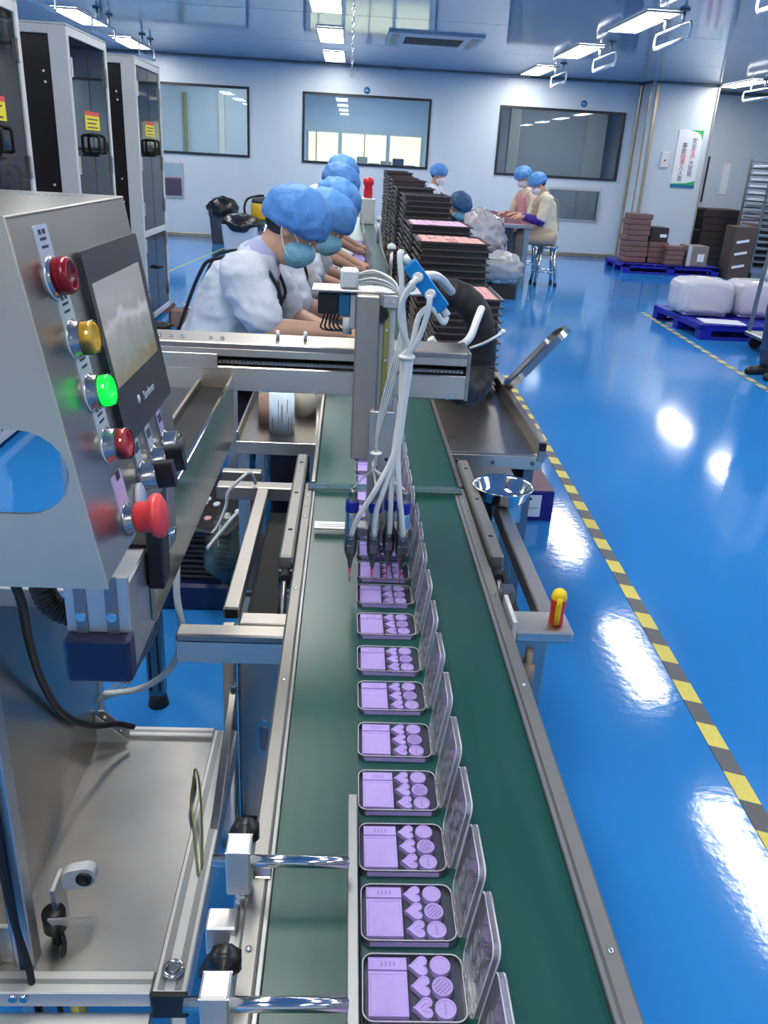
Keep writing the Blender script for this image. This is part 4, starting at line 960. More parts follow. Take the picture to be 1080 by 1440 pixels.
# stacks further down the line, on a long bench
bn = thing('work_bench', 'long steel bench right of the far belt carrying tall tray stacks', 'bench', (.45, 8, 0))
B(.30, .62, 5.65, 11.0, .70, .72, .003).build('table_top', 'steel_dark', bn)
for (x, yy) in ((.32, 5.7), (.6, 5.7), (.32, 8.3), (.6, 8.3), (.32, 10.9), (.6, 10.9)): B(x-.015, x+.015, yy-.015, yy+.015, 0, .70, .002).build('leg', 'steel_dark', bn)
for k, (yy, n, x) in enumerate(((5.9, 16, .42), (6.7, 17, .43), (7.6, 17, .44), (8.5, 18, .46), (9.6, 18, .48))):
    stack(x, yy, .72, n+5, .26, .36, .0282, 'dark tray, %s in the WHICH tall stack on the far bench'.replace('WHICH', ['first', 'second', 'third', 'fourth', 'last'][k]), 'top tray of a far stack', topm=None, rim='tray_brown' if k % 2 else 'tray_black')

# floor stack at the left behind the frame
stack(-.475, 2.68, .10, 9, .22, .30, .020, 'dark tray, %s in the low floor stack left of the conveyor', 'top tray of the low floor stack', topm=None)
one(B(-.62, -.33, 2.50, 2.88, 0, .10, .01), 'shaded_floor_block', 'navy_plastic', 'low dark blue block standing in for shadowed floor under the tray stack', 'crate', (-.475, 2.69, 0))  # added block, its dark blue stands in for floor in shadow
tt = tray_mesh(.24, .34, .02); tag(tt, 'tilted black tray scattered with small white and pink discs', 'tray')
tt.location = (-.40, 2.62, .335); tt.rotation_euler = (math.radians(10), math.radians(-4), math.radians(-24))
for k in range(15):
    x, yy = random.uniform(-.09, .09), random.uniform(-.10, .10)
    d = MB().lathe([(.013, 0), (.013, .005), (.011, .007), (0, .007)], (0, 0, 0), 12).build('powder_disc', 'pink_powder' if k % 5 == 0 else 'paper')
    d.matrix_world = Matrix.Translation(tt.location) @ tt.rotation_euler.to_matrix().to_4x4() @ Matrix.Translation((x, yy, .0135))
    tag(d, 'small round %s disc lying on the tilted black tray' % ('pink' if k % 5 == 0 else 'white'), 'disc', 'discs on the tilted tray')
one(MB().tube([(-.30, 2.45, .42), (-.335, 2.42, .40), (-.37, 2.36, .37), (-.40, 2.28, .35)], .006, 8), 'white_stick', 'cab_white', 'thin white stick lying across the tilted tray', 'stick', (-.35, 2.4, .35))
m = MB(); m.blob((-.375, 2.52, .24), (.075, .13, .115), 18, 12, .35, 5, 3); one(m, 'plastic_bag', 'acrylic', 'crumpled clear bag tucked beside the dark floor stack', 'plastic bag', (-.375, 2.52, .1))

# ================================================================ small things on the right of the conveyor
bw = thing('steel_bowl', 'round polished steel bowl beside the right rail', 'bowl', (.385, 1.80, .735))
m = MB(); m.lathe([(0, 0), (.042, 0), (.058, .012), (.066, .034), (.073, .040), (.0735, .042), (.072, .0425), (.065, .038), (.056, .014), (.041, .003), (0, .003)], (.385, 1.80, .736), 40); m.build('basin', 'chrome', bw)
ch = thing('feed_chute', 'short steel chute block under the round bowl', 'chute', (.40, 1.9, .5))
B(.335, .445, 1.865, 2.02, .45, .745, .003).build('block', 'steel_dark', ch)
B(.36, .43, 1.775, 1.87, .690, .7345, .003).build('spout', 'steel_polish', ch)
ct = thing('carton', 'blue carton with a white label on the floor by the tape', 'carton', (.79, 3.75, 0))
B(.60, .962, 3.385, 4.15, 0, .142, .003).build('box', 'carton_blue', ct)
B(.602, .960, 3.387, 4.148, .142, .146, .001).build('top_flap', 'carton_mauve', ct)
lb = B(.81, .905, 3.383, 3.386, .02, .125).build('label', 'paper', ct)
B(.82, .86, 3.3815, 3.3832, .10, .112).build('print', 'ink', lb); B(.82, .893, 3.3815, 3.3832, .060, .064).build('print', 'alu_dk', lb)
sd = thing('screwdriver', 'red and yellow screwdriver handle standing on the right bracket', 'screwdriver', (.385, 1.235, .738))
m = MB(); m.lathe([(0, 0), (.0125, 0), (.013, .006), (.012, .022), (.0135, .044), (.0135, .054), (.011, .063), (.006, .067), (0, .068)], (.385, 1.235, .738), 20); m.build('grip', 'tool_red', sd)
m = MB(); m.lathe([(.0131, .048), (.0138, .052), (.0130, .058), (.0112, .0635), (.0062, .0676), (0, .0686)], (.385, 1.235, .738), 20); m.build('end_cap', 'tool_yellow', sd)
for a in (-PI/2-.15, PI/2, 0.6):
    c_, s_ = math.cos(a), math.sin(a)
    m = MB()
    for k in range(8):
        z = .004+k*.0068; r = .0137 if k > 4 else .0130
    m.tubev([(.385+.0080*c_, 1.235+.0080*s_, .742), (.385+.0075*c_, 1.235+.0075*s_, .760), (.385+.0088*c_, 1.235+.0088*s_, .780), (.385+.0088*c_, 1.235+.0088*s_, .794)], [.0062, .0062, .0064, .0058], 12); m.build('grip_stripe', 'tool_yellow', sd)
# leaning polished pan on the far table edge
pn = thing('steel_pan', 'polished shallow steel pan leaning outwards over the side table edge', 'pan', (.57, 2.75, .76))
dirp = Vector((.165, .05, .175)).normalized(); sidep = Vector((0, 1, -.2857)).normalized(); sidep = (sidep-dirp*sidep.dot(dirp)).normalized(); nrm = dirp.cross(sidep)
MB().prism([(p[0], p[1]) for p in rrect(0, .27, -.09, .09, .05, 6)], Vector((.572, 2.78, .765)), dirp, sidep, nrm*.003).build('pan_floor', 'steel_dark', pn)
MB().ring(rrect(-.006, .276, -.096, .096, .056, 6), rrect(0, .27, -.09, .09, .05, 6), Vector((.572, 2.78, .765))-nrm*.006, dirp, sidep, nrm*.022).build('rim', 'chrome', pn)
# ================================================================ tall dark cabinets at left
CX = -1.74
def cabinet(y0, y1, label):
    t = thing('display_cabinet', label, 'cabinet', (CX-.35, (y0+y1)/2, 0), 'dark glass cabinets')
    x0 = CX-.75; zt = 2.11; zd = .775; fw_ = .045
    m = MB()   # white frame posts and rails
    for (xa, xb) in ((CX-.11, CX), (x0, x0+.05)):
        for (ya, yb) in ((y0, y0+.05), (y1-.05, y1)): m.box(xa, xb, ya, yb, .03, zt, .004)
    for z in (.03, zd-.03, zt-.05):
        m.box(CX-.05, CX-.002, y0+.04, y1-.04, z, z+.05, .003); m.box(x0+.04, CX-.1, y0+.002, y0+.048, z, z+.05, .003); m.box(x0+.04, CX-.1, y1-.048, y1-.002, z, z+.05, .003); m.box(x0+.002, x0+.048, y0+.04, y1-.04, z, z+.05, .003)
    m.box(x0, CX, y0, y1, zt+.001, zt+.012, .003); m.build('frame', 'cab_white', t)
    for ya in (y0+.022, y1-.028):
        sp_ = B(x0+.04, CX-.10, ya, ya+.006, .06, zt-.04).build('side_panel', 'cab_black', t)
        for (xx, z) in ((CX-.16, 1.86), (CX-.155, 1.80), (CX-.16, 1.21), (CX-.155, 1.03), (CX-.16, .55), (CX-.155, .50)): MB().cyl((xx, ya-.004, z), (xx, ya, z), .008, n=8).build('rivet', 'white_paint', sp_)
    B(x0+.02, x0+.028, y0+.04, y1-.04, .06, zt-.04).build('back_panel', 'cab_black', t)
    for (z0, z1, nm) in ((zd+.025, zt-.055, 1), (.085, zd-.035, 0)):
        dr = B(CX-.022, CX-.010, y0+.055, y1-.055, z0, z1, .002).build('door', 'cab_glass', t)
        for yy in (y0+.045, y1-.055):
            for z in ((z0+.12, (z0+z1)/2-.15, z1-.22) if nm else (z0+.08, z1-.12)): B(CX-.012, CX+.006, yy-.005, yy+.025, z, z+.11, .003).build('hinge', 'alu', dr)
        ym = (y0+y1)/2
        B(CX-.0102, CX-.0085, ym-.003, ym+.003, z0, z1).build('door_gap', 'black_matte', dr)
        if nm:
            for dy in (-.07, .07): MB().tube([(CX-.008, ym+dy, 1.40), (CX+.04, ym+dy, 1.41), (CX+.045, ym+dy, 1.43), (CX+.045, ym+dy, 1.49), (CX+.04, ym+dy, 1.51), (CX-.008, ym+dy, 1.52)], .010, 8).build('handle', 'black_plastic', dr)
            B(CX-.008, CX+.048, ym-.10, ym+.10, 1.385, 1.40, .003).build('handle', 'black_plastic', dr)
            st = B(CX-.0095, CX-.008, ym-.165, ym+.165, 1.548, 1.66).build('warning_sticker', 'sticker_yellow', dr)
            # fourth level is not allowed: print marks belong to the door
            B(CX-.008, CX-.0072, ym-.165, ym+.165, 1.635, 1.66).build('sticker_band', 'sticker_red', dr)
            for k in range(3): B(CX-.008, CX-.0072, ym-.12, ym+.12-.03*(k % 2), 1.560+k*.025, 1.568+k*.025).build('sticker_print', 'ink', dr)
        else: MB().tube([(CX-.008, ym-.05, .45), (CX+.04, ym-.05, .46), (CX+.04, ym+.05, .46), (CX-.008, ym+.05, .45)], .008, 8).build('handle', 'black_plastic', dr)
    for xx in (CX-.06, x0+.06):
        for yy in (y0+.06, y1-.06): MB().cyl((xx, yy, 0), (xx, yy, .035), .03, n=10).build('foot', 'black_rubber', t)
    return t
cabinet(7.42, 8.36, 'tall white framed cabinet with black glass doors, farthest of the three')
cabinet(5.73, 6.62, 'tall white framed cabinet with black glass doors, middle of the three')
cabinet(4.04, 4.96, 'tall white framed cabinet with black glass doors, cut off by the left edge')
# carton scrap on the floor by the last cabinet
t = thing('open_carton', 'small torn brown carton on the floor beside the last cabinet', 'carton', (-1.5, 7.5, 0))
MB().cbox(-1.50, 7.55, .07, .17, .2, .14, .004, rz=.3).build('box', 'carton', t)
MB().cbox(-1.57, 7.50, .155, .12, .16, .005, .001, rz=.3, ry=-.7).build('flap', 'carton_pink', t)
MB().cbox(-1.43, 7.62, .155, .12, .16, .005, .001, rz=.3, ry=.5).build('flap', 'roll_cream', t)
m = MB(); m.blob((-1.63, 7.28, .035), (.12, .07, .035), 14, 8, .5, 5, 1); one(m, 'floor_scrap', 'carton_dark', 'dark crumpled scrap on the floor beside the torn carton', 'scrap', (-1.63, 7.28, 0))

# ================================================================ bins and vacuum by the back wall
def bin_(x, yy, r, h, mm, label, bagz=.12):
    t = thing('rubbish_bin', label, 'bin', (x, yy, 0), 'rubbish bins')
    m = MB(); o = rrect(-r, r, -r*.8, r*.8, r*.25, 4); n = len(o); vs = []
    for k, (s_, z) in enumerate(((.82, 0), (1, h), (.96, h), (.79, .02))): vs += [(x+p[0]*s_, yy+p[1]*s_, z) for p in o]
    m.add(vs, [(k*n+j, k*n+(j+1) % n, (k+1)*n+(j+1) % n, (k+1)*n+j) for k in range(3) for j in range(n)]+[tuple(range(n))[::-1], tuple(3*n+j for j in range(n))]); m.build('bucket', mm, t)
    m = MB(); m.blob((x, yy, h-.01), (r*1.2, r*1.0, bagz), 26, 16, .16, 3, x*3); m.build('bag_liner', 'bag_black', t); return t
bin_(-2.15, 14.9, .22, .56, 'bin_grey', 'grey bin with a bulging black bag by the back wall', .21)
bin_(-1.68, 13.5, .28, .44, 'bin_white', 'pale bin with a black liner behind the nearest worker', .16)
t = thing('vacuum_cleaner', 'steel drum vacuum with a yellow band behind the nearest worker', 'vacuum cleaner', (-1.36, 13.9, 0))
MB().lathe([(0, .1), (.2, .1), (.2, .50), (0, .50)], (-1.36, 13.9, 0), 24).build('drum', 'steel_polish', t)
MB().lathe([(.205, .50), (.21, .52), (.21, .72), (.19, .74), (0, .74)], (-1.36, 13.9, 0), 24).build('motor_head', 'yellow_paint', t)
MB().lathe([(.19, .74), (.20, .76), (.17, .82), (0, .83)], (-1.36, 13.9, 0), 24).build('lid', 'bin_grey', t)
MB().tube([(-1.56, 13.9, .45), (-1.66, 13.85, .60), (-1.62, 13.85, .78), (-1.46, 13.9, .84), (-1.36, 13.9, .85)], .018, 8).build('hose', 'black_rubber', t)
for k in range(4):
    a = PI/4+k*PI/2; MB().blob((-1.36+.17*math.cos(a), 13.9+.17*math.sin(a), .05), (.045, .045, .05), 10, 8).build('caster', 'black_rubber', t)
# goods inside the small hatch
one(B(-3.55, -3.0, 15.9, 16.3, 0, .98, .02), 'wrapped_goods', 'cloth_pink', 'wrapped pale goods behind the small left hatch window', 'goods', (-3.27, 16.1, 0))

# ================================================================ right back: pallets, cartons, rack
def pallet(x0, x1, y0, y1, label, rz=0):
    cx, cy = (x0+x1)/2, (y0+y1)/2; t = thing('pallet', label, 'pallet', (cx, cy, 0), 'blue plastic pallets')
    w_, d_ = x1-x0, y1-y0
    n = 9
    for k in range(n):
        a = x0+w_*k/n; B(a+.004, a+w_/n-.018, y0, y1, .115, .145, .004).build('deck_slat', 'pallet_blue', t)
    for k in range(7):
        a = y0+d_*k/7; B(x0+.02, x1-.02, a+.01, a+d_/7-.05, .105, .135, .003).build('deck_slat', 'pallet_blue', t)
    for xx in (x0, cx-.06, x1-.12):
        for yy in (y0, cy-.06, y1-.12): B(xx, xx+.12, yy, yy+.12, .02, .12, .006).build('block', 'pallet_blue', t)
    for yy in (y0, cy-.05, y1-.1): B(x0, x1, yy, yy+.1, 0, .025, .004).build('runner', 'pallet_blue', t)
    for (a, b, c_, d2) in ((x0, x1, y0, y0+.03), (x0, x1, y1-.03, y1), (x0, x0+.03, y0, y1), (x1-.03, x1, y0, y1)): B(a, b, c_, d2, .085, .146, .004).build('edge_beam', 'pallet_blue', t)
    t.rotation_euler = (0, 0, rz); return t
pallet(3.46, 4.62, 8.05, 9.25, 'blue plastic pallet holding two white wrapped bundles', math.radians(3))
pallet(4.42, 6.0, 13.55, 14.55, 'blue plastic pallet under the carton stacks by the column')
def bundle(cx, cy, w_, d_, h_, label, knot):
    t = thing('wrapped_bundle', label, 'bundle', (cx, cy, .146), 'wrapped bundles on the pallet')
    m = MB(); n = 6
    for k in range(n):
        z0 = .15+h_*k/n; m.box(cx-w_/2+.055+random.uniform(0, .015), cx+w_/2-.055-random.uniform(0, .015), cy-d_/2+.055, cy+d_/2-.055, z0+.004, z0+h_/n-.004, .012)
    m.build('foam_sheets', 'foam_white', t, 'stuff')
    m = MB()
    def fn(p, d):
        s_ = lambda v, e: math.copysign(abs(v)**.42, v)*e
        return Vector((s_(d.x, w_/2), s_(d.y, d_/2), s_(d.z, h_/2+.012)))*(1+.05*noise.noise(d*6))
    m.blob((cx, cy, .165+h_/2), (1, 1, 1), 56, 30, 0, 1, 0, fn); m.build('wrap', 'wrap', t)
    if knot: m = MB(); m.blob((cx+.05, cy-.1, .20+h_+.05), (.06, .05, .07), 12, 10, .8, 6, 2); m.build('knot', 'foam_white', t)
    return t
bundle(3.72, 8.72, .58, .5, .34, 'left white plastic wrapped bundle of sheets on the blue pallet', False)
bundle(4.32, 8.75, .58, .5, .34, 'right white plastic wrapped bundle with a knotted top on the blue pallet', True)
MB_ = MB().cbox(3.78, 8.24, .149, .42, .28, .006, .001, rz=-.1); one(MB_, 'foam_sheet', 'paper', 'white foam sheet lying on the front of the blue pallet', 'sheet', (3.78, 8.24, .146))
def carton_stack(x0, x1, y0, y1, z0, n, h_, mm, label, grp):
    for k in range(n):
        j = random.uniform(-.02, .02)
        one(B(x0+j, x1+j, y0, y1, z0+k*h_+.001, z0+(k+1)*h_-.001, .011), 'flat_carton', mm, label % (ORD[n-k]+' from the top' if n-k > 1 else 'topmost'), 'carton', ((x0+x1)/2, (y0+y1)/2, z0+k*h_), grp)
carton_stack(4.48, 4.84, 13.75, 14.1, .146, 9, .083, 'carton_pink', 'brown flat carton, %s in the tall stack on the far pallet', 'tall carton stack on the far pallet')
carton_stack(4.87, 5.2, 13.8, 14.2, .146, 4, .083, 'carton_pink', 'brown flat carton, %s in the low stack under the black box', 'low carton stack on the far pallet')
t = thing('black_box', 'black box with a white tag on the low carton stack', 'box', (5.03, 14.0, .48))
B(4.88, 5.17, 13.82, 14.2, .479, .70, .006).build('box', 'carton_dark', t); B(5.03, 5.14, 13.812, 13.821, .55, .60).build('tag', 'paper', t)
carton_stack(5.12, 5.42, 13.62, 13.78, .146, 4, .075, 'carton_pink', 'brown flat carton, %s in the pile beside the grey taped carton', 'front cartons on the far pallet')
t = thing('taped_carton', 'grey brown taped carton with a white label on the far pallet', 'carton', (5.6, 13.8, .146))
B(5.46, 5.80, 13.62, 14.0, .147, .46, .006).build('box', 'carton_grey', t); B(5.63, 5.74, 13.615, 13.621, .22, .34).build('label', 'paper', t)
B(5.46, 5.52, 13.612, 13.62, .147, .46).build('tape', 'wrap', t)
t = thing('black_crate', 'tall black plastic crate standing against the recess wall', 'crate', (6.5, 15.6, 0))
m = MB(); m.box(6.30, 6.95, 15.3, 15.8, 0, .98, .02); m.build('body', 'carton_dark', t)
for k in range(7): B(6.295, 6.955, 15.295, 15.805, .12+k*.12, .135+k*.12, .003).build('rib', 'black_plastic', t)
one(B(6.18, 6.33, 15.35, 15.75, 0, .62, .02), 'black_carton', 'black_plastic', 'short black box left of the tall black crate', 'box', (6.25, 15.55, 0))
t = thing('carton_tower', 'brown carton tower with white torn labels left of the rack', 'carton', (6.35, 13.9, 0))
B(6.08, 6.42, 13.4, 13.8, 0, .80, .008).build('box', 'carton_tower', t)
for z in (.58, .40, .20): MB().cbox(6.22, 13.393, z, .2, .01, .04, .001, ry=-.2).build('torn_label', 'paper', t)
# rack trolley
rk = thing('rack_trolley', 'tall steel rack trolley with many sheet trays at the right edge', 'rack', (6.95, 14.0, 0))
X0, X1, Y0_, Y1_ = 6.52, 7.30, 13.6, 14.4
for xx in (X0, X1-.035):
    for yy in (Y0_, Y1_-.035): B(xx, xx+.035, yy, yy+.035, .10, 1.80, .003).build('upright', 'rack_steel', rk)
B(6.9, 6.93, Y0_, Y0_+.03, .10, 1.80, .003).build('upright', 'rack_steel', rk)
for k in range(17):
    z = .15+k*.10
    for yy in (Y0_, Y1_-.03): B(X0, X1, yy, yy+.03, z, z+.02, .002).build('shelf_bar', 'rack_steel', rk)
for xx in (X0, X1-.05):
    for yy in (Y0_, Y1_-.05): MB().cyl((xx+.01, yy+.025, .05), (xx+.04, yy+.025, .05), .05, n=12).build('caster', 'black_rubber', rk)
for k in range(16):
    z = .17+k*.10
    mm = 'carton_dark' if k < 6 else ('carton_pink' if k < 8 else ('alu_dk' if k < 10 else 'paper'))
    one(MB().cbox(6.91, 14.0, z+.025, .68, .68, .03, .004, ry=(.05 if 2 < k < 8 else 0)), 'sheet_tray', mm, '%s sheet on the rack trolley, %s' % ({'carton_dark': 'dark', 'carton_pink': 'brown', 'alu_dk': 'grey', 'paper': 'white'}[mm], ['lowest', 'second from the bottom', 'third from the bottom', 'fourth from the bottom', 'fifth from the bottom', 'sixth from the bottom', 'seventh from the bottom', 'eighth from the bottom', 'ninth from the bottom', 'tenth from the bottom', 'sixth from the top', 'fifth from the top', 'fourth from the top', 'third from the top', 'second from the top', 'topmost'][k]), 'sheet tray', (6.91, 14.0, z), 'sheets on the rack trolley')
one(MB().cbox(6.98, 13.62, 1.62, .26, .02, .14, .006, ry=.1), 'yellow_cloth', 'sticker_yellow', 'yellow cloth hanging on the top of the rack trolley', 'cloth', (6.98, 13.62, 1.55))
# hand cart post at the right edge
hc = thing('hand_cart', 'hand cart with a steel post at the right edge beside the pallet', 'cart', (3.95, 7.5, 0))
B(3.80, 4.5, 7.25, 7.75, .12, .16, .01).build('deck', 'rack_steel', hc)
for yy in (7.28, 7.72):
    MB().tube([(3.83, yy, .14), (3.84, yy, .6), (3.86, yy, .98)], .02, 10).build('post', 'rack_steel', hc)
MB().cyl((3.86, 7.28, .97), (3.86, 7.72, .97), .018, n=10).build('handle', 'rack_steel', hc)
for xx in (3.9, 4.4):
    for yy in (7.3, 7.7): MB().cyl((xx, yy-.015, .06), (xx, yy+.015, .06), .06, n=14).build('caster', 'black_rubber', hc)

# ================================================================ right worktable with its goods
wt = thing('work_table', 'pale work table in front of the seated workers at right', 'table', (2.0, 12.3, 0))
B(1.45, 2.38, 11.25, 13.6, .74, .78, .004).build('table_top', 'table_blue', wt)
B(1.47, 2.36, 11.27, 13.58, .781, .785).build('cover', 'cloth_pink', wt)
for (x, yy) in ((1.5, 11.3), (2.33, 11.3), (1.5, 13.5), (2.33, 13.5)): B(x-.035, x+.035, yy-.035, yy+.035, 0, .74, .004).build('leg', 'table_blue', wt)
for k, (x, yy, ww, mm, lab) in enumerate(((2.1, 11.6, .34, 'pink_powder', 'pink powder tray in front of the worker with purple sleeves'), (2.02, 12.25, .36, 'pink_powder', 'pink powder tray in the middle of the pale work table'), (2.0, 13.0, .4, 'carton_pink', 'brown tray at the far end of the pale work table'))):
    t = thing('powder_tray', lab, 'tray', (x, yy, .785)); m = MB(); m.ring([(x-ww/2, yy-.2), (x+ww/2, yy-.2), (x+ww/2, yy+.2), (x-ww/2, yy+.2)], [(x-ww/2+.01, yy-.19), (x+ww/2-.01, yy-.19), (x+ww/2-.01, yy+.19), (x-ww/2+.01, yy+.19)], (0, 0, .786), (1, 0, 0), (0, 1, 0), (0, 0, .06)); m.build('rim', 'carton_mauve', t)
    B(x-ww/2+.01, x+ww/2-.01, yy-.19, yy+.19, .787, .82).build('powder', mm, t)
one(B(1.5, 1.78, 13.15, 13.5, .785, .95, .006), 'dark_box', 'carton_dark', 'dark box at the far left corner of the pale work table', 'box', (1.64, 13.3, .785))
# bagged goods in front of the table
t = thing('bagged_goods', 'clear plastic bag heaped over pink goods in front of the work table', 'bag', (1.62, 10.6, 0))
B(1.36, 1.86, 10.6, 11.15, .0, .62, .02).build('inner_box', 'carton_mauve', t)
m = MB(); m.blob((1.60, 10.86, .62), (.36, .38, .34), 60, 40, .16, 4.5, 2.2, fn=lambda p, d: p*(1+.16*(.3-abs(noise.noise(d*7)))+.10*(.3-abs(noise.noise(d*15))))); m.build('bag', 'bag_plastic', t)
t = thing('bagged_cloths', 'clear bag of folded white and green cloths on a low stand', 'bag', (1.85, 10.25, 0))
B(1.66, 2.04, 10.1, 10.45, 0, .16, .01).build('stand', 'carton_dark', t)
m = MB()
for k in range(5): m.blob((1.85+random.uniform(-.02, .02), 10.25, .21+k*.06), (.22, .18, .045), 18, 10, .25, 4, k)
m.build('folded_cloths', 'label_green', t, 'stuff')
m = MB(); m.blob((1.85, 10.25, .33), (.27, .22, .20), 44, 28, .12, 4, 5, fn=lambda p, d: p*(1+.14*(.3-abs(noise.noise(d*6)))+.08*(.3-abs(noise.noise(d*14))))); m.build('bag', 'bag_plastic', t)
# red ball-pump like object and small things on the far line
one(B(.12, .30, 10.35, 10.65, .7505, 1.04, .01), 'instrument_box', 'cab_white', 'white box at the far end of the belt under the red bottle', 'box', (.21, 10.5, .75))
t = thing('red_bottle', 'small red bottle standing at the far end of the belt', 'bottle', (.21, 10.5, 1.04))
MB().lathe([(0, 0), (.05, 0), (.055, .06), (.045, .13), (.065, .16), (.06, .21), (.02, .23), (0, .23)], (.21, 10.5, 1.0405), 16).build('body', 'red_plastic', t)
for k, yy in enumerate((5.45, 8.1)):
    t = thing('lamp_post', ['nearer', 'farther'][k]+' short post with a white dome cap beside the far belt', 'post', (.272, yy, .75))
    MB().cyl((.272, yy, .75), (.272, yy, .95), .012, n=10).build('stem', 'alu', t); MB().lathe([(.028, 0), (.030, .012), (.022, .03), (0, .038)], (.272, yy, .95), 16).build('cap', 'paper', t)
# left work bench along the far belt, with dark trays and white pads
wb = thing('work_bench', 'steel work bench left of the far belt in front of the row of workers', 'bench', (-.3, 6, 0))
B(-.42, -.078, 2.85, 9.6, .715, .735, .003).build('table_top', 'steel_panel', wb)
for (x, yy) in ((-.40, 2.9), (-.1, 2.9), (-.40, 6.2), (-.1, 6.2), (-.40, 9.5), (-.1, 9.5)): B(x-.015, x+.015, yy-.015, yy+.015, 0, .715, .002).build('leg', 'alu', wb)
nth = ['nearest', 'second', 'third', 'fourth', 'fifth']
for k, yy in enumerate((3.35, 4.3, 5.1, 6.0, 7.0)):
    tm_ = tray_mesh(.20, .30, .03, 'tray_brown'); tag(tm_, 'brown tray on the left bench before the %s worker' % nth[k], 'tray', 'trays on the left bench'); tm_.location = (-.24, yy+.33, .735)
    one(B(-.125, -.08, yy+.1, yy+.42, .7355, .75, .003), 'white_pad', 'paper', 'white pad on the left bench edge before the %s worker' % nth[k], 'pad', (-.1, yy+.25, .735), 'white pads along the belt')
# ================================================================ people
def limb(mb, pts, rs, n=14):
    P = [Vector(p) for p in pts]; mb.tubev(P, rs, n, True)
    for p, r in ((P[0], rs[0]), (P[-1], rs[-1])): mb.blob(p, (r, r, r), n, 8)
    for p, r in zip(P[1:-1], rs[1:-1]): mb.blob(p, (r, r, r), n, 8)
def solid(mb, name, mats, parent, vox=.008, smooth=5, disp=None, pick=None):
    """weld overlapping volumes into one continuous skin"""
    o = mb.build(name, mats, parent)
    md = o.modifiers.new('r', 'REMESH'); md.mode = 'VOXEL'; md.voxel_size = vox
    ms = o.modifiers.new('s', 'SMOOTH'); ms.factor = .5; ms.iterations = smooth
    par = o.parent; o.parent = None; me = evaluated(o); o.parent = par; o.modifiers.clear(); o.data = me
    me.materials.clear()
    for x in (mats if isinstance(mats, (list, tuple)) else [mats]): me.materials.append(MATS[x])
    if disp:
        nv = len(me.vertices); co = [0.0]*(3*nv); nn = [0.0]*(3*nv)
        me.vertices.foreach_get('co', co); me.vertex_normals.foreach_get('vector', nn)
        for i in range(nv):
            k = disp(Vector(co[3*i:3*i+3]))
            for j in (0, 1, 2): co[3*i+j] += nn[3*i+j]*k
        me.vertices.foreach_set('co', co); me.update()
    me.polygons.foreach_set('use_smooth', [True]*len(me.polygons))
    return o
def hand(mb, w_, d, palm_n, s=1.0, curl=.6, thumb=1):
    """palm, four bent fingers of different length and a thumb; w_ wrist, d pointing direction, palm_n facing of the palm"""
    d = Vector(d).normalized(); nn = Vector(palm_n); nn = (nn-d*nn.dot(d)).normalized(); sd_ = d.cross(nn)
    w_ = Vector(w_)
    limb(mb, [w_-d*.02, w_+d*.03*s, w_+d*.075*s], [.024*s, .026*s, .026*s], 10)
    for k in (-1, 0, 1): limb(mb, [w_+d*.03*s+sd_*.016*k*s, w_+d*.085*s+sd_*.024*k*s], [.016*s, .013*s], 8)
    for k, L_ in enumerate((.064, .078, .082, .074)):
        off = (k-1.5)*.0185*s; b0 = w_+d*.085*s+sd_*off
        k1 = b0+d*L_*.5*s+nn*L_*.12*curl*s; k2 = k1+(d*math.cos(curl)+nn*math.sin(curl))*L_*.35*s; k3 = k2+(d*math.cos(curl*1.8)+nn*math.sin(curl*1.8))*L_*.28*s
        limb(mb, [b0, k1, k2, k3], [.0092*s, .0088*s, .0082*s, .007*s], 8)
    b0 = w_+d*.03*s+sd_*.024*s*thumb; k1 = b0+(d*.6+sd_*.7*thumb+nn*.35).normalized()*.036*s; k2 = k1+(d*.9+nn*.5).normalized()*.032*s
    limb(mb, [b0, k1, k2], [.012*s, .0105*s, .008*s], 8)
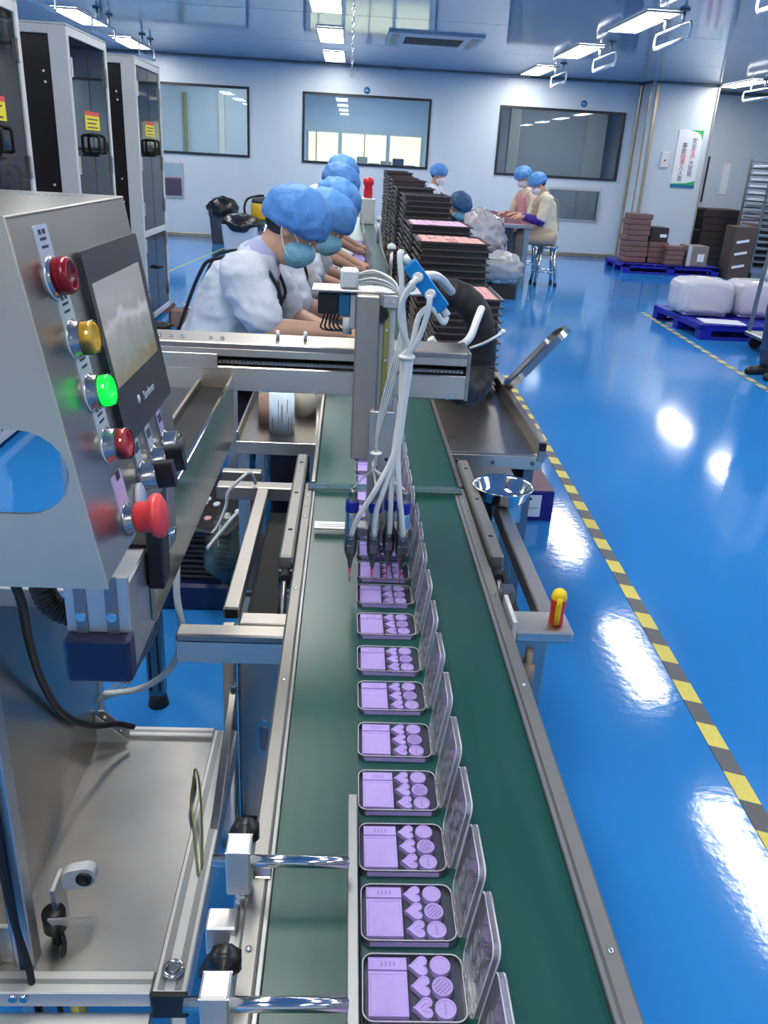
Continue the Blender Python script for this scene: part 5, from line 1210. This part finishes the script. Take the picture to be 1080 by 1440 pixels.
def person(name, label, loc, rz, J, outfit, capm='cap_blue', maskm='mask_blue', vox=.009, group=None, hands=True, stand=False):
    """J: joints in the person's own frame, facing +x, left side +y, origin on the floor"""
    t = thing('person', label, 'person', (0, 0, 0), group)
    V = {k: Vector(v) for k, v in J.items()}
    hd, nk, ch, pv = V['head'], V['neck'], V['chest'], V['pelvis']
    fdir = V['face'].normalized(); lat = Vector((0, 1, 0)); lat = (lat-fdir*lat.dot(fdir)).normalized(); upv = fdir.cross(lat); Mh = Matrix((fdir, lat, upv)).transposed().to_4x4()
    hp = lambda x, y_, z: hd+fdir*x+lat*y_+upv*z
    m = MB()
    # head: skull, jaw, nose, brow, ears
    m.blob(hp(-.008, 0, .03), (.098, .078, .10), 20, 14, M=Mh.to_3x3().to_4x4()); m.blob(hp(.028, 0, -.045), (.062, .058, .075), 18, 12, M=Mh.to_3x3().to_4x4())
    limb(m, [hp(.088, 0, .012), hp(.106, 0, -.022)], [.008, .013], 8); limb(m, [hp(.085, -.035, .03), hp(.092, 0, .032), hp(.085, .035, .03)], [.010, .011, .010], 8)
    for s_ in (-1, 1): m.blob(hp(-.005, s_*.080, -.005), (.018, .009, .030), 10, 8, M=Mh.to_3x3().to_4x4())
    limb(m, [nk-Vector((0, 0, .03)), nk, hp(-.02, 0, -.05)], [.058, .052, .052], 14)
    # torso
    limb(m, [pv, pv.lerp(ch, .5), ch, ch.lerp(nk, .6)], [.12, .115, .115, .075], 16)
    for s_, k in ((-1, 'R'), (1, 'L')):
        sh, el, wr = V['sh'+k], V['el'+k], V['wr'+k]
        limb(m, [ch.lerp(nk, .35), sh], [.08, .056], 12); limb(m, [sh, el], [.052, .042], 12); limb(m, [el, el.lerp(wr, .35), wr], [.041, .039, .027], 12)
        if hands: hand(m, wr, V.get('hd'+k, wr-el), V.get('pn'+k, Vector((0, 0, -1))), 1.0, .55, -s_)
        hip, kn, an = pv+Vector((0, s_*.09, -.02)), V['kn'+k], V['an'+k]
        limb(m, [hip, kn], [.085, .058], 14); limb(m, [kn, kn.lerp(an, .3), an], [.056, .054, .036], 12)
        limb(m, [an+Vector((-.03, 0, -.055)), an+Vector((.13, 0, -.06))], [.035, .03], 10)
    body = solid(m, 'body', ['skin'], t, vox)
    # eyes
    for s_ in (-1, 1):
        e = MB().blob(hp(.080, s_*.030, .006), (.006, .010, .0055), 10, 8).build('eye', 'paper', t); MB().blob(hp(.0842, s_*.030, .005), (.0025, .004, .004), 8, 6).build('iris', 'hair_black', e)
        limb(q := MB(), [hp(.098, s_*.018, .036), hp(.092, s_*.048, .034)], [.003, .003], 6); q.build('eyebrow', 'hair_black', t)
    # clothes: shirt with sleeves, trousers, shoes
    g = 1.0
    m = MB(); up_ = .018
    limb(m, [pv+Vector((0, 0, -.02)), pv.lerp(ch, .5), ch, ch.lerp(nk, .75)], [.148, .138, .142, .086], 18)
    for s_, k in ((-1, 'R'), (1, 'L')):
        sh, el, wr = V['sh'+k], V['el'+k], V['wr'+k]; e2 = sh.lerp(el, outfit.get('sleeve', .85))
        limb(m, [ch.lerp(nk, .40), sh], [.098, .082], 14); limb(m, [sh, sh.lerp(e2, .5), e2], [.082, .078, .070], 14)
        if outfit.get('long'): limb(m, [e2, el, el.lerp(wr, .85)], [.064, .058, .044], 12)
    sd = random.random()*9
    solid(m, 'shirt', [outfit['shirt']], t, vox, 4, lambda c: .011*noise.noise(c*10+Vector((sd, 0, 0)))+.011*(.5-abs(noise.noise(Vector((c.x*9, c.y*9, c.z*20))+Vector((0, sd, 0)))))+.003*noise.noise(c*34))
    m = MB()
    for s_, k in ((-1, 'R'), (1, 'L')):
        hip, kn, an = pv+Vector((0, s_*.09, -.02)), V['kn'+k], V['an'+k]
        limb(m, [hip, kn], [.105, .078], 14); limb(m, [kn, an+Vector((0, 0, .02))], [.075, .058], 14)
    limb(m, [pv+Vector((0, -.06, -.02)), pv+Vector((0, .06, -.02))], [.125, .125], 14)
    solid(m, 'trousers', [outfit.get('trousers', 'cloth_navy')], t, vox+.002, 4, lambda c: .006*noise.noise(c*14))
    for s_, k in ((-1, 'R'), (1, 'L')):
        an = V['an'+k]; m = MB(); limb(m, [an+Vector((-.035, 0, -.052)), an+Vector((.06, 0, -.055)), an+Vector((.145, 0, -.062))], [.042, .044, .036], 12)
        z0 = an.z-.09
        for v in m.v: v.z = max(v.z, z0)
        m.build('shoe', 'shoe_black', t); 
    # apron: bib, straps, lap
    ap = outfit.get('apron')
    if ap:
        m = MB(); fr = (nk-ch); fr = Vector((fr.z, 0, -fr.x)).normalized()
        limb(m, [pv.lerp(ch, .15)+fr*.045, pv.lerp(ch, .6)+fr*.048, ch+fr*.048+Vector((0, 0, .03))], [.135, .125, .112], 16)
        lap = (V['knR']+V['knL'])/2
        limb(m, [pv+Vector((.02, -.07, .04)), V['knR']+Vector((-.02, .02, .035))], [.10, .075], 12); limb(m, [pv+Vector((.02, .07, .04)), V['knL']+Vector((-.02, -.02, .035))], [.10, .075], 12); limb(m, [pv+Vector((.05, 0, .03)), lap+Vector((-.04, 0, .02))], [.10, .08], 12)
        solid(m, 'apron', [ap], t, vox+.003, 5)
        upd = (nk-ch).normalized()
        for s_ in (-1, 1):
            w = MB(); sh = V['shR'] if s_ < 0 else V['shL']; bs = ch.lerp(nk, .5)
            pth = [ch+fr*.155+Vector((0, s_*.085, .02)), ch+fr*.13+upd*.09+Vector((0, s_*.10, 0)), bs+upd*.075+Vector((0, s_*.105, 0)), ch-fr*.13+upd*.08+Vector((0, s_*.115, 0)), ch-fr*.150+Vector((0, s_*.12, 0)), ch.lerp(pv, .5)-fr*.143+Vector((0, s_*.10, 0)), pv-fr*.150+Vector((0, s_*.03, .03))]
            w.tube(pth, .0065, 8, 5); w.build('apron_strap', ap, t)
    if outfit.get('collar'):
        m = MB(); up2 = (hd-nk).normalized()
        limb(m, [nk-up2*.035+Vector((.01, 0, 0)), nk+up2*.012], [.082, .066], 16); solid(m, 'collar', [outfit['collar']], t, vox, 3)
    if outfit.get('cuffs'):
        for k in ('R', 'L'):
            el, wr = V['el'+k], V['wr'+k]; m = MB(); limb(m, [el.lerp(V['sh'+k], .2), el, el.lerp(wr, .75)], [.066, .066, .046], 12); solid(m, 'oversleeve', [outfit['cuffs']], t, vox, 3, lambda c: .006*noise.noise(c*20))
    # face mask with ear loops
    m = MB(); R3 = Mh.to_3x3().to_4x4()
    m.blob(hp(.052, 0, -.048), (.066, .066, .060), 22, 14, M=R3); m.blob(hp(.085, 0, -.035), (.040, .035, .042), 16, 10, M=R3)
    solid(m, 'face_mask', [maskm], t, vox*.7, 3, lambda c: .002*noise.noise(c*60))
    for s_ in (-1, 1): MB().tube([hp(.055, s_*.066, -.015), hp(.03, s_*.082, .0), hp(-.015, s_*.094, .02), hp(-.022, s_*.092, -.012), hp(.02, s_*.078, -.055), hp(.045, s_*.064, -.07)], .0022, 6, 4).build('ear_loop', 'paper', t)
    # hair edge and bouffant cap
    m = MB(); m.blob(hp(-.032, 0, .030), (.088, .083, .092), 18, 12, M=R3); m.build('hair', 'hair_black', t)
    m = MB(); sd2 = random.random()*20
    def capfn(p, d_):
        k = 1+.07*noise.noise(d_*3.2+Vector((sd2, 0, 0)))+.05*(.4-abs(noise.noise(Vector((d_.x*3, d_.y*9, d_.z*3))+Vector((0, sd2, 0)))))+.05*(.4-abs(noise.noise(d_*5+Vector((sd2, sd2, 0)))))
        k += .016*math.sin(math.atan2(d_.y, d_.x)*9+sd2+2*d_.z)*min(1, max(0, 1-abs(d_.z)))
        if d_.z < -.35: k *= 1-.42*min(1, (-.35-d_.z)/.65)
        return p*k
    Mc = R3 @ Matrix.Rotation(math.radians(outfit.get('captilt', -14)), 4, 'Y')
    m.blob(hp(-.012, 0, .050), (.126, .118, .106), 60, 36, fn=capfn, M=Mc); m.build('bouffant_cap', capm, t)
    t.location = loc; t.rotation_euler = (0, 0, rz); ORG[t.name] = Vector(loc); return t
def stool(x, yy, h, label, group=None):
    t = thing('stool', label, 'stool', (x, yy, 0), group)
    MB().lathe([(0, h-.03), (.15, h-.03), (.16, h-.02), (.16, h-.005), (.15, h), (0, h)], (x, yy, 0), 26).build('seat', 'steel_polish', t)
    for k in range(4):
        a = PI/4+k*PI/2; c_, s_ = math.cos(a), math.sin(a)
        l = MB().cyl((x+.11*c_, yy+.11*s_, h-.03), (x+.20*c_, yy+.20*s_, .015), .022, n=10).build('leg', 'steel_polish', t)
        MB().cyl((x+.20*c_, yy+.20*s_, 0), (x+.20*c_, yy+.20*s_, .03), .025, n=10).build('foot', 'black_rubber', l)
    MB().tube([(x+.165*math.cos(a), yy+.165*math.sin(a), .18) for a in [2*PI*j/16 for j in range(17)]], .009, 6, 2).build('foot_ring', 'steel_polish', t)
    return t
def seated(seat=.46, lean=.5, head=(.40, 0, .74), face=(.62, 0, -.78), reach=.50, hz=.30, spread=.0):
    """sitting at a bench, leaning forward; distances measured from the pelvis"""
    z = seat+.10; L_ = lean
    ch = (.17*L_*2, 0, z+.40-.06*L_); nk = (.26*L_*2, 0, z+.55-.08*L_)
    J = dict(pelvis=(0, 0, z), chest=ch, neck=nk, head=(head[0], head[1], seat+head[2]), face=face,
             shR=(ch[0]+.06, -.185, ch[2]+.085), shL=(ch[0]+.06, .185, ch[2]+.085),
             elR=(ch[0]+.13, -.245, ch[2]-.15), elL=(ch[0]+.14, .235, ch[2]-.14),
             wrR=(reach, -.14, seat+hz), wrL=(reach, .13, seat+hz), hdR=(1, .25, -.22), hdL=(1, -.25, -.22), pnR=(0, .25, -1), pnL=(0, -.25, -1),
             knR=(.40, -.12, seat+.06), knL=(.40, .12, seat+.06), anR=(.38, -.12, .09), anL=(.38, .12, .09))
    return J
# nearest worker, seen from her right side, bent over the bench
J = seated(.44)
J.update(chest=(.205, 0, .985), neck=(.285, 0, 1.125), head=(.395, -.01, 1.220), face=(.80, -.10, -.60), pelvis=(0, 0, .54),
         shR=(.235, -.165, 1.075), shL=(.26, .175, 1.07), elR=(.325, -.235, .905), elL=(.38, .22, .88), wrR=(.575, -.16, .893), wrL=(.60, .10, .815), hdR=(1, .2, -.12), hdL=(1, -.2, -.2))
person('person', 'nearest worker in a white shirt and dark apron straps, bent over the belt', (-.60, 3.13, 0), 0, J, dict(shirt='cloth_white', apron='cloth_navy', collar='cloth_lilac', sleeve=.80), vox=.007, group=None)
stool(-.62, 3.13, .435, 'round steel stool under the nearest worker', 'stools along the packing line')
spec = [(3.92, (-.56), 1.185, 'cap_blue', 'cloth_white', 'second worker in the row, only cap, sleeve and hand showing'),
        (4.72, (-.53), 1.215, 'cap_blue', 'cloth_white', 'third worker in the row along the belt, in a blue cap'),
        (5.75, (-.53), 1.285, 'cap_blue', 'cloth_white', 'fourth worker in the row along the belt, in a blue cap'),
        (7.0, (-.53), 1.335, 'cap_blue', 'cloth_white', 'last worker in the row, in a white top and blue cap')]
for yy, x, hz_, cm, shm, lab in spec:
    J = seated(.46); dz = hz_-1.15
    J.update(chest=(.215-.03*dz*5, 0, .925+dz*.6), neck=(.315-.02*dz*5, 0, 1.06+dz*.9), head=(.445, -.01, hz_), face=(.80, -.10, -.60), pelvis=(0, 0, .56),
             shR=(.25, -.17, 1.02+dz*.8), shL=(.27, .175, 1.01+dz*.8), elR=(.345, -.22, .86+dz*.3), elL=(.38, .22, .85+dz*.3), wrR=(.565, -.12, .80), wrL=(.60, .12, .80))
    person('person', lab, (x, yy, 0), 0, J, dict(shirt=shm, apron='cloth_navy', sleeve=.95), cm, vox=.010, group='workers along the packing line')
    stool(x-.02, yy, .455, 'round steel stool under a worker further along the line', 'stools along the packing line')
# workers at the right table
J = seated(.53); J.update(pelvis=(0, 0, .64), chest=(.07, 0, 1.0), neck=(.12, 0, 1.16), head=(.20, 0, 1.275), face=(.80, 0, -.60), shR=(.09, -.17, 1.09), shL=(.09, .17, 1.09), elR=(.17, -.235, .83), elL=(.17, .235, .83), wrR=(.38, -.13, .87), wrL=(.38, .13, .87), knR=(.38, -.12, .60), knL=(.38, .12, .60), anR=(.36, -.12, .28), anL=(.36, .12, .28))
person('person', 'worker in a cream top with purple oversleeves seated on a steel stool', (2.68, 11.62, 0), PI, J, dict(shirt='cloth_cream', apron='cloth_beige', cuffs='cloth_purple', trousers='cloth_beige', sleeve=.85), 'cap_blue', 'mask_white', .012)
stool(2.70, 11.62, .52, 'round steel stool under the worker with purple oversleeves')
J2 = {k: v for k, v in J.items()}; J2.update(head=(.20, 0, 1.34), neck=(.12, 0, 1.20), chest=(.07, 0, 1.03))
person('person', 'worker in a cream top and white mask behind the purple sleeved worker', (2.62, 12.55, 0), math.radians(205), J2, dict(shirt='cloth_cream', apron='cloth_pink', trousers='cloth_beige', sleeve=.85), 'cap_blue', 'mask_white', .012)
stool(2.64, 12.56, .52, 'round steel stool under the rear right worker')
J3 = {k: v for k, v in J.items()}; J3.update(head=(.10, 0, 1.31), face=(.95, -.2, -.3), neck=(.05, 0, 1.17), chest=(.03, 0, 1.0))
person('person', 'worker in white with a blue cap beyond the tall tray stacks', (1.10, 12.2, 0), math.radians(-15), J3, dict(shirt='cloth_white', trousers='cloth_navy', sleeve=.9, apron='cloth_navy'), 'cap_blue', 'mask_white', .013)
stool(1.09, 12.2, .52, 'round steel stool under the worker beyond the tray stacks')
J4 = {k: v for k, v in seated(.42).items()}; J4.update(pelvis=(0, 0, .52), chest=(.12, 0, .82), neck=(.18, 0, .96), head=(.25, 0, 1.06), face=(.75, 0, -.66), shR=(.14, -.16, .90), shL=(.14, .16, .90), elR=(.24, -.22, .72), elL=(.24, .22, .72), wrR=(.42, -.12, .70), wrL=(.42, .12, .70))
person('person', 'stooping worker in a dark blue cap between the tray stacks and the bagged goods', (.92, 9.15, 0), math.radians(-38), J4, dict(shirt='cloth_navy', trousers='cloth_navy', sleeve=.9), 'cap_dark', 'mask_blue', .013)
stool(.91, 9.16, .41, 'low steel stool under the stooping worker in the dark blue cap')
# bystander at the right edge: only jeans and shoes are in the picture
J5 = dict(pelvis=(0, 0, .92), chest=(.0, 0, 1.28), neck=(.02, 0, 1.44), head=(.05, 0, 1.58), face=(1, 0, -.2), shR=(0, -.19, 1.38), shL=(0, .19, 1.38), elR=(-.05, -.25, 1.10), elL=(-.05, .25, 1.10), wrR=(-.03, -.27, .86), wrL=(-.03, .27, .86), hdR=(.1, 0, -1), hdL=(.1, 0, -1), knR=(.03, -.10, .50), knL=(.02, .10, .50), anR=(0, -.11, .09), anL=(-.02, .11, .09))
person('person', 'bystander at the right edge, only jeans and black shoes showing', (3.50, 6.50, 0), math.radians(190), J5, dict(shirt='cloth_white', trousers='denim', sleeve=.95, long=True), 'cap_blue', 'mask_white', .012)
bpy.data.scenes.remove(TMP)
